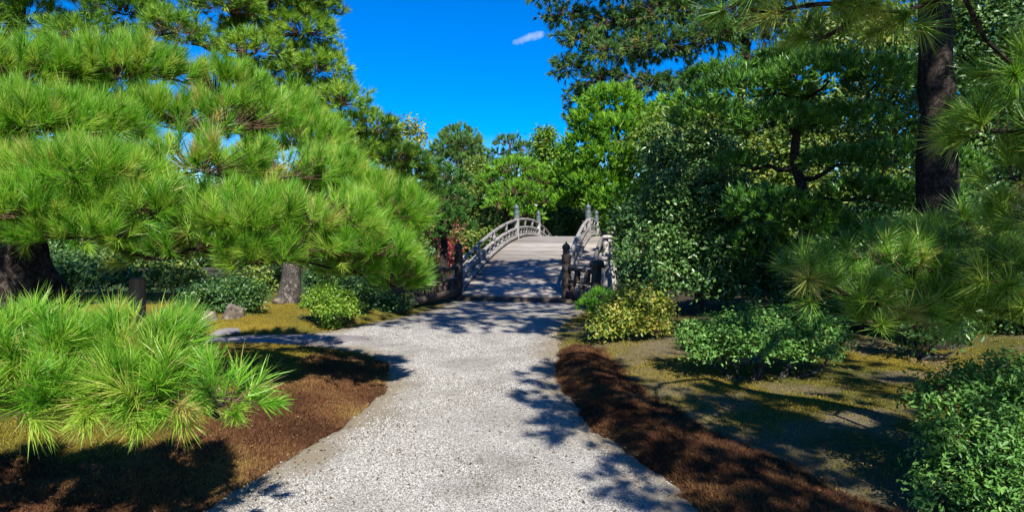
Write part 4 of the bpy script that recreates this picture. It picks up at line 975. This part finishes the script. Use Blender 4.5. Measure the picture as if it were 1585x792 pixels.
for i, (px, py, d, hw, hh, mt) in enumerate([(560, 345, 42, 70, 50, 'leaf_dark'), (450, 330, 46, 80, 70, 'leaf_olive'), (330, 340, 44, 80, 70, 'leaf_dark'), (210, 340, 46, 80, 70, 'leaf_olive'), (90, 330, 44, 90, 80, 'leaf_dark'), (-40, 330, 46, 90, 80, 'leaf_olive'), (620, 330, 48, 60, 50, 'leaf_olive')]):
    far_tree('evergreen_tree', ['dark evergreen on the far bank', 'olive-leaved evergreen on the far bank'][mt == 'leaf_olive'] + f', {["nearest the maple", "second from the maple", "above the grey trunk", "fourth along the bank", "behind the near pine trunk", "at the left edge", "below the yellowing top"][i]}',
             [(px, py, d, hw, hh), (px - hw * .6, py + hh * .5, d, hw * .7, hh * .6), (px + hw * .6, py + hh * .5, d, hw * .7, hh * .6), (px, py + hh * .9, d - 2, hw, hh * .5)], fb(0.62, 10, 0.36, 0.2, 0.36), mt, 70 + i, px, d, 0.25)

# the wood that closes the view behind everything: one mass
rgw = np.random.default_rng(90)
f = Buf()
pads = []
for k in range(46):
    a = -1.0 + 2.0 * k / 45 + rgw.uniform(-0.02, 0.02); d = rgw.uniform(62, 80)
    pads.append((np.array((a * d, d, 3.5 + rgw.uniform(-1, 1.5))), (4.2, 4.0, 4.2 + rgw.uniform(-1, 1.2))))
fb(1.5, 6, 1.0, 0.6, 0.6)(f, Buf(), pads, rgw)
tag(f.build('distant_wood', M['leaf_olive']), 'far-off wood closing the view behind the pond', 'wood', kind='stuff')

# ------------------------------------------------------------------ rocks and slabs
def rock(name, label, c, r, seed, mat='rock', cat='rock', flat=0.0, group=None):
    rg = np.random.default_rng(seed)
    nu, nv = 20, 13
    v = []
    ax_ = rg.normal(0, 1, (15, 3)); ax_ /= np.linalg.norm(ax_, axis=1)[:, None]; h_ = rg.uniform(0.5, 0.92, 15)
    for j in range(nv):
        ph = -math.pi / 2 + math.pi * j / (nv - 1)
        for i in range(nu):
            th = 2 * math.pi * i / nu
            q = np.array((math.cos(ph) * math.cos(th), math.cos(ph) * math.sin(th), math.sin(ph)))
            m_ = min([1.0] + [h / (q @ a) for a, h in zip(ax_, h_) if q @ a > 0.3])
            v.append(q * m_ * (1 + rg.uniform(-0.05, 0.05)) * np.asarray(r))
    i = np.arange(nv - 1)[:, None] * nu; j = np.arange(nu)[None]; k = (j + 1) % nu
    fq = np.stack([i + j, i + k, i + nu + k, i + nu + j], -1).reshape(-1, 4)
    b = Buf(); b.add(np.array(v), fq)
    o = b.build(name, M[mat]); o.location = c; o.rotation_euler = (0, 0, rg.uniform(0, 6)); tag(o, label, cat, group); return o
def on(px, d, dz=0.0):
    x = (px - CX) * d / FPX; return (x, d, ground_z(x, d) + dz)
rock('rock', 'rough brown boulder under the dark bush on the left', on(358, 10.7, 0.03), (0.24, 0.2, 0.21), 1)
rock('rock', 'smaller tan boulder at the left of the rough brown one', on(325, 10.6, 0.0), (0.22, 0.2, 0.19), 2)
rock('rock', 'small pale stone at the foot of the grey pine trunk', on(433, 13.3, 0.04), (0.16, 0.16, 0.12), 3)
rock('stepping_stone', 'flat grey stepping stone on the moss below the boulders', on(352, 9.95, 0.0), (0.36, 0.22, 0.06), 4, 'slab', 'stone')
rock('stepping_stone', 'pale stepping stone half hidden by pine needles on the left', on(302, 10.1, 0.0), (0.28, 0.2, 0.06), 5, 'slab', 'stone')
b = Buf(); n = 22; ang = np.arange(n) * 2 * math.pi / n
for (cx_, cy_, ra, rb) in ((0, 0, 1.2, 0.36),):
    rr_ = 1 + rng.uniform(-0.05, 0.05, n)
    top = np.stack([np.cos(ang) * ra * rr_, np.sin(ang) * rb * rr_, np.full(n, 0.03)], -1); bot = top - (0, 0, 0.12)
    b.add(np.vstack([top, bot, [(0, 0, 0.035)]]), np.array([(i, (i + 1) % n, 2 * n) for i in range(n)]))
    b.add(np.vstack([top, bot]), np.array([(n + i, n + (i + 1) % n, (i + 1) % n, i) for i in range(n)]))
o = b.build('paving_slab', M['slab']); o.location = (-3.3, 9.42, 0.0); o.rotation_euler = (0, 0, 0.03)
tag(o, 'long flat grey slab where the side path leaves the gravel on the left', 'slab')

SHR = [(120, 37.2, 60, 'leaf_dark'), (205, 37.0, 50, 'leaf_olive'), (290, 37.6, 55, 'leaf_dark'), (380, 38.2, 50, 'leaf_olive'), (470, 38.6, 55, 'leaf_dark'), (560, 39.2, 50, 'leaf_olive'), (640, 40.2, 45, 'leaf_dark'), (30, 36.8, 60, 'leaf_olive'), (735, 40.8, 36, 'leaf_dark'), (800, 41.0, 36, 'leaf_olive')]
WHERE = ['just left of the prop', 'behind the prop', 'right of the prop', 'above the dark glossy bush', 'behind the grey trunk', 'behind the small yellow-green bush', 'left of the red maple', 'at the left edge behind the near pine trunk', 'right of the red maple', 'behind the left railing of the bridge']
for i, (px, d, hw, mt) in enumerate(SHR):
    shrub('bank_shrub', 'low shrub on the far bank ' + WHERE[i], [(px, 398, d, hw, 16), (px - hw * .5, 406, d, hw * .6, 12), (px + hw * .5, 404, d, hw * .6, 13)], broad(0.36, 9, 0.22, 0.12, 0.2, zmin=-0.5), mt, 120 + i, px, d, 3, r=0.05, group='shrubs along the far bank')
for i, (px, d, rx, rz) in enumerate([(122, 35.1, 1.3, 0.26), (178, 35.2, 0.8, 0.2), (240, 35.5, 1.5, 0.22), (330, 35.8, 1.1, 0.24)]):
    rock('bank_stone', ['broad dark stone at the far water edge left of the prop', 'smaller dark stone at the far water edge just left of the prop', 'long low stone at the far water edge right of the prop', 'dark stone at the far water edge above the glossy bush'][i], ((px - CX) * d / FPX, d, -0.6), (rx, 0.5, rz), 20 + i, 'bank_rock', 'stone', group='stones along the far bank')

for i, (px, py, d, hw, hh) in enumerate([(1340, 468, 9.6, 60, 34), (1442, 500, 7.5, 56, 34), (1545, 478, 9.0, 70, 40), (1260, 462, 10.4, 50, 30), (1640, 480, 8.6, 70, 44)]):
    shrub('camellia_bush', 'dark undergrowth bush behind the low right pine, ' + ['left of the big trunk', 'at the foot of the big trunk', 'near the right edge', 'behind the wide light green bush', 'cut by the right edge'][i],
          [(px, py, d, hw, hh), (px - hw * .5, py + 10, d, hw * .6, hh * .8), (px + hw * .5, py + 8, d - .1, hw * .6, hh * .8)], broad(0.13, 10, 0.085, 0.045, 0.08, zmin=-0.6), 'leaf_dark', 140 + i, px, d, 4, group='undergrowth under the right pines')

# fallen needles, leaf scraps and twigs
k = 9000
x = rng.uniform(-4.5, 5.5, k); y = 3.3 * (13 / 3.3) ** rng.random(k)
D = pathd(x, y); keep = (D > 0) | (rng.random(k) < 0.16 + 0.5 * sstep(-0.5, 0, D)); x, y, D = x[keep], y[keep], D[keep]
z = np.where(D < 0, 0.014 + dip(x, y), height(x, y) + 0.022)
f = Buf(); f.add(*leaf_geo(np.stack([x, y, z], -1), norm(np.stack([rng.normal(0, .25, len(x)), rng.normal(0, .25, len(x)), np.ones(len(x))], -1)), rng, 0.035, 0.012, rng.random(len(x))))
M['litter'] = leaf_mat('litter', [(0.0, (0.04, 0.022, 0.012)), (0.6, (0.13, 0.075, 0.035)), (1.0, (0.26, 0.18, 0.08))], 0.8, 0.2, 0.1, (1, 1, 1))
tag(f.build('fallen_leaves', M['litter']), 'brown leaf scraps scattered over gravel and moss', 'leaves', kind='stuff')

for i, (px, py, d, hw, hh) in enumerate([(150, 425, 14.6, 60, 22), (265, 428, 14.9, 50, 20), (60, 420, 14.4, 60, 26), (405, 432, 15.2, 34, 18), (520, 430, 15.0, 46, 22), (600, 448, 14.6, 34, 16)]):
    shrub('bank_shrub', 'dark shrub on the near bank ' + ['left of the prop', 'right of the prop', 'behind the near pine trunk', 'just left of the grey trunk', 'behind the small yellow-green bush', 'at the end of the left wing rail'][i],
          [(px, py, d, hw, hh), (px - hw * .5, py + 8, d, hw * .6, hh * .8), (px + hw * .5, py + 6, d - .1, hw * .6, hh * .8)], broad(0.17, 9, 0.12, 0.06, 0.1, zmin=-0.6), ['leaf_dark', 'leaf_olive'][i % 2], 160 + i, px, d, 4, group='shrubs on the near bank')
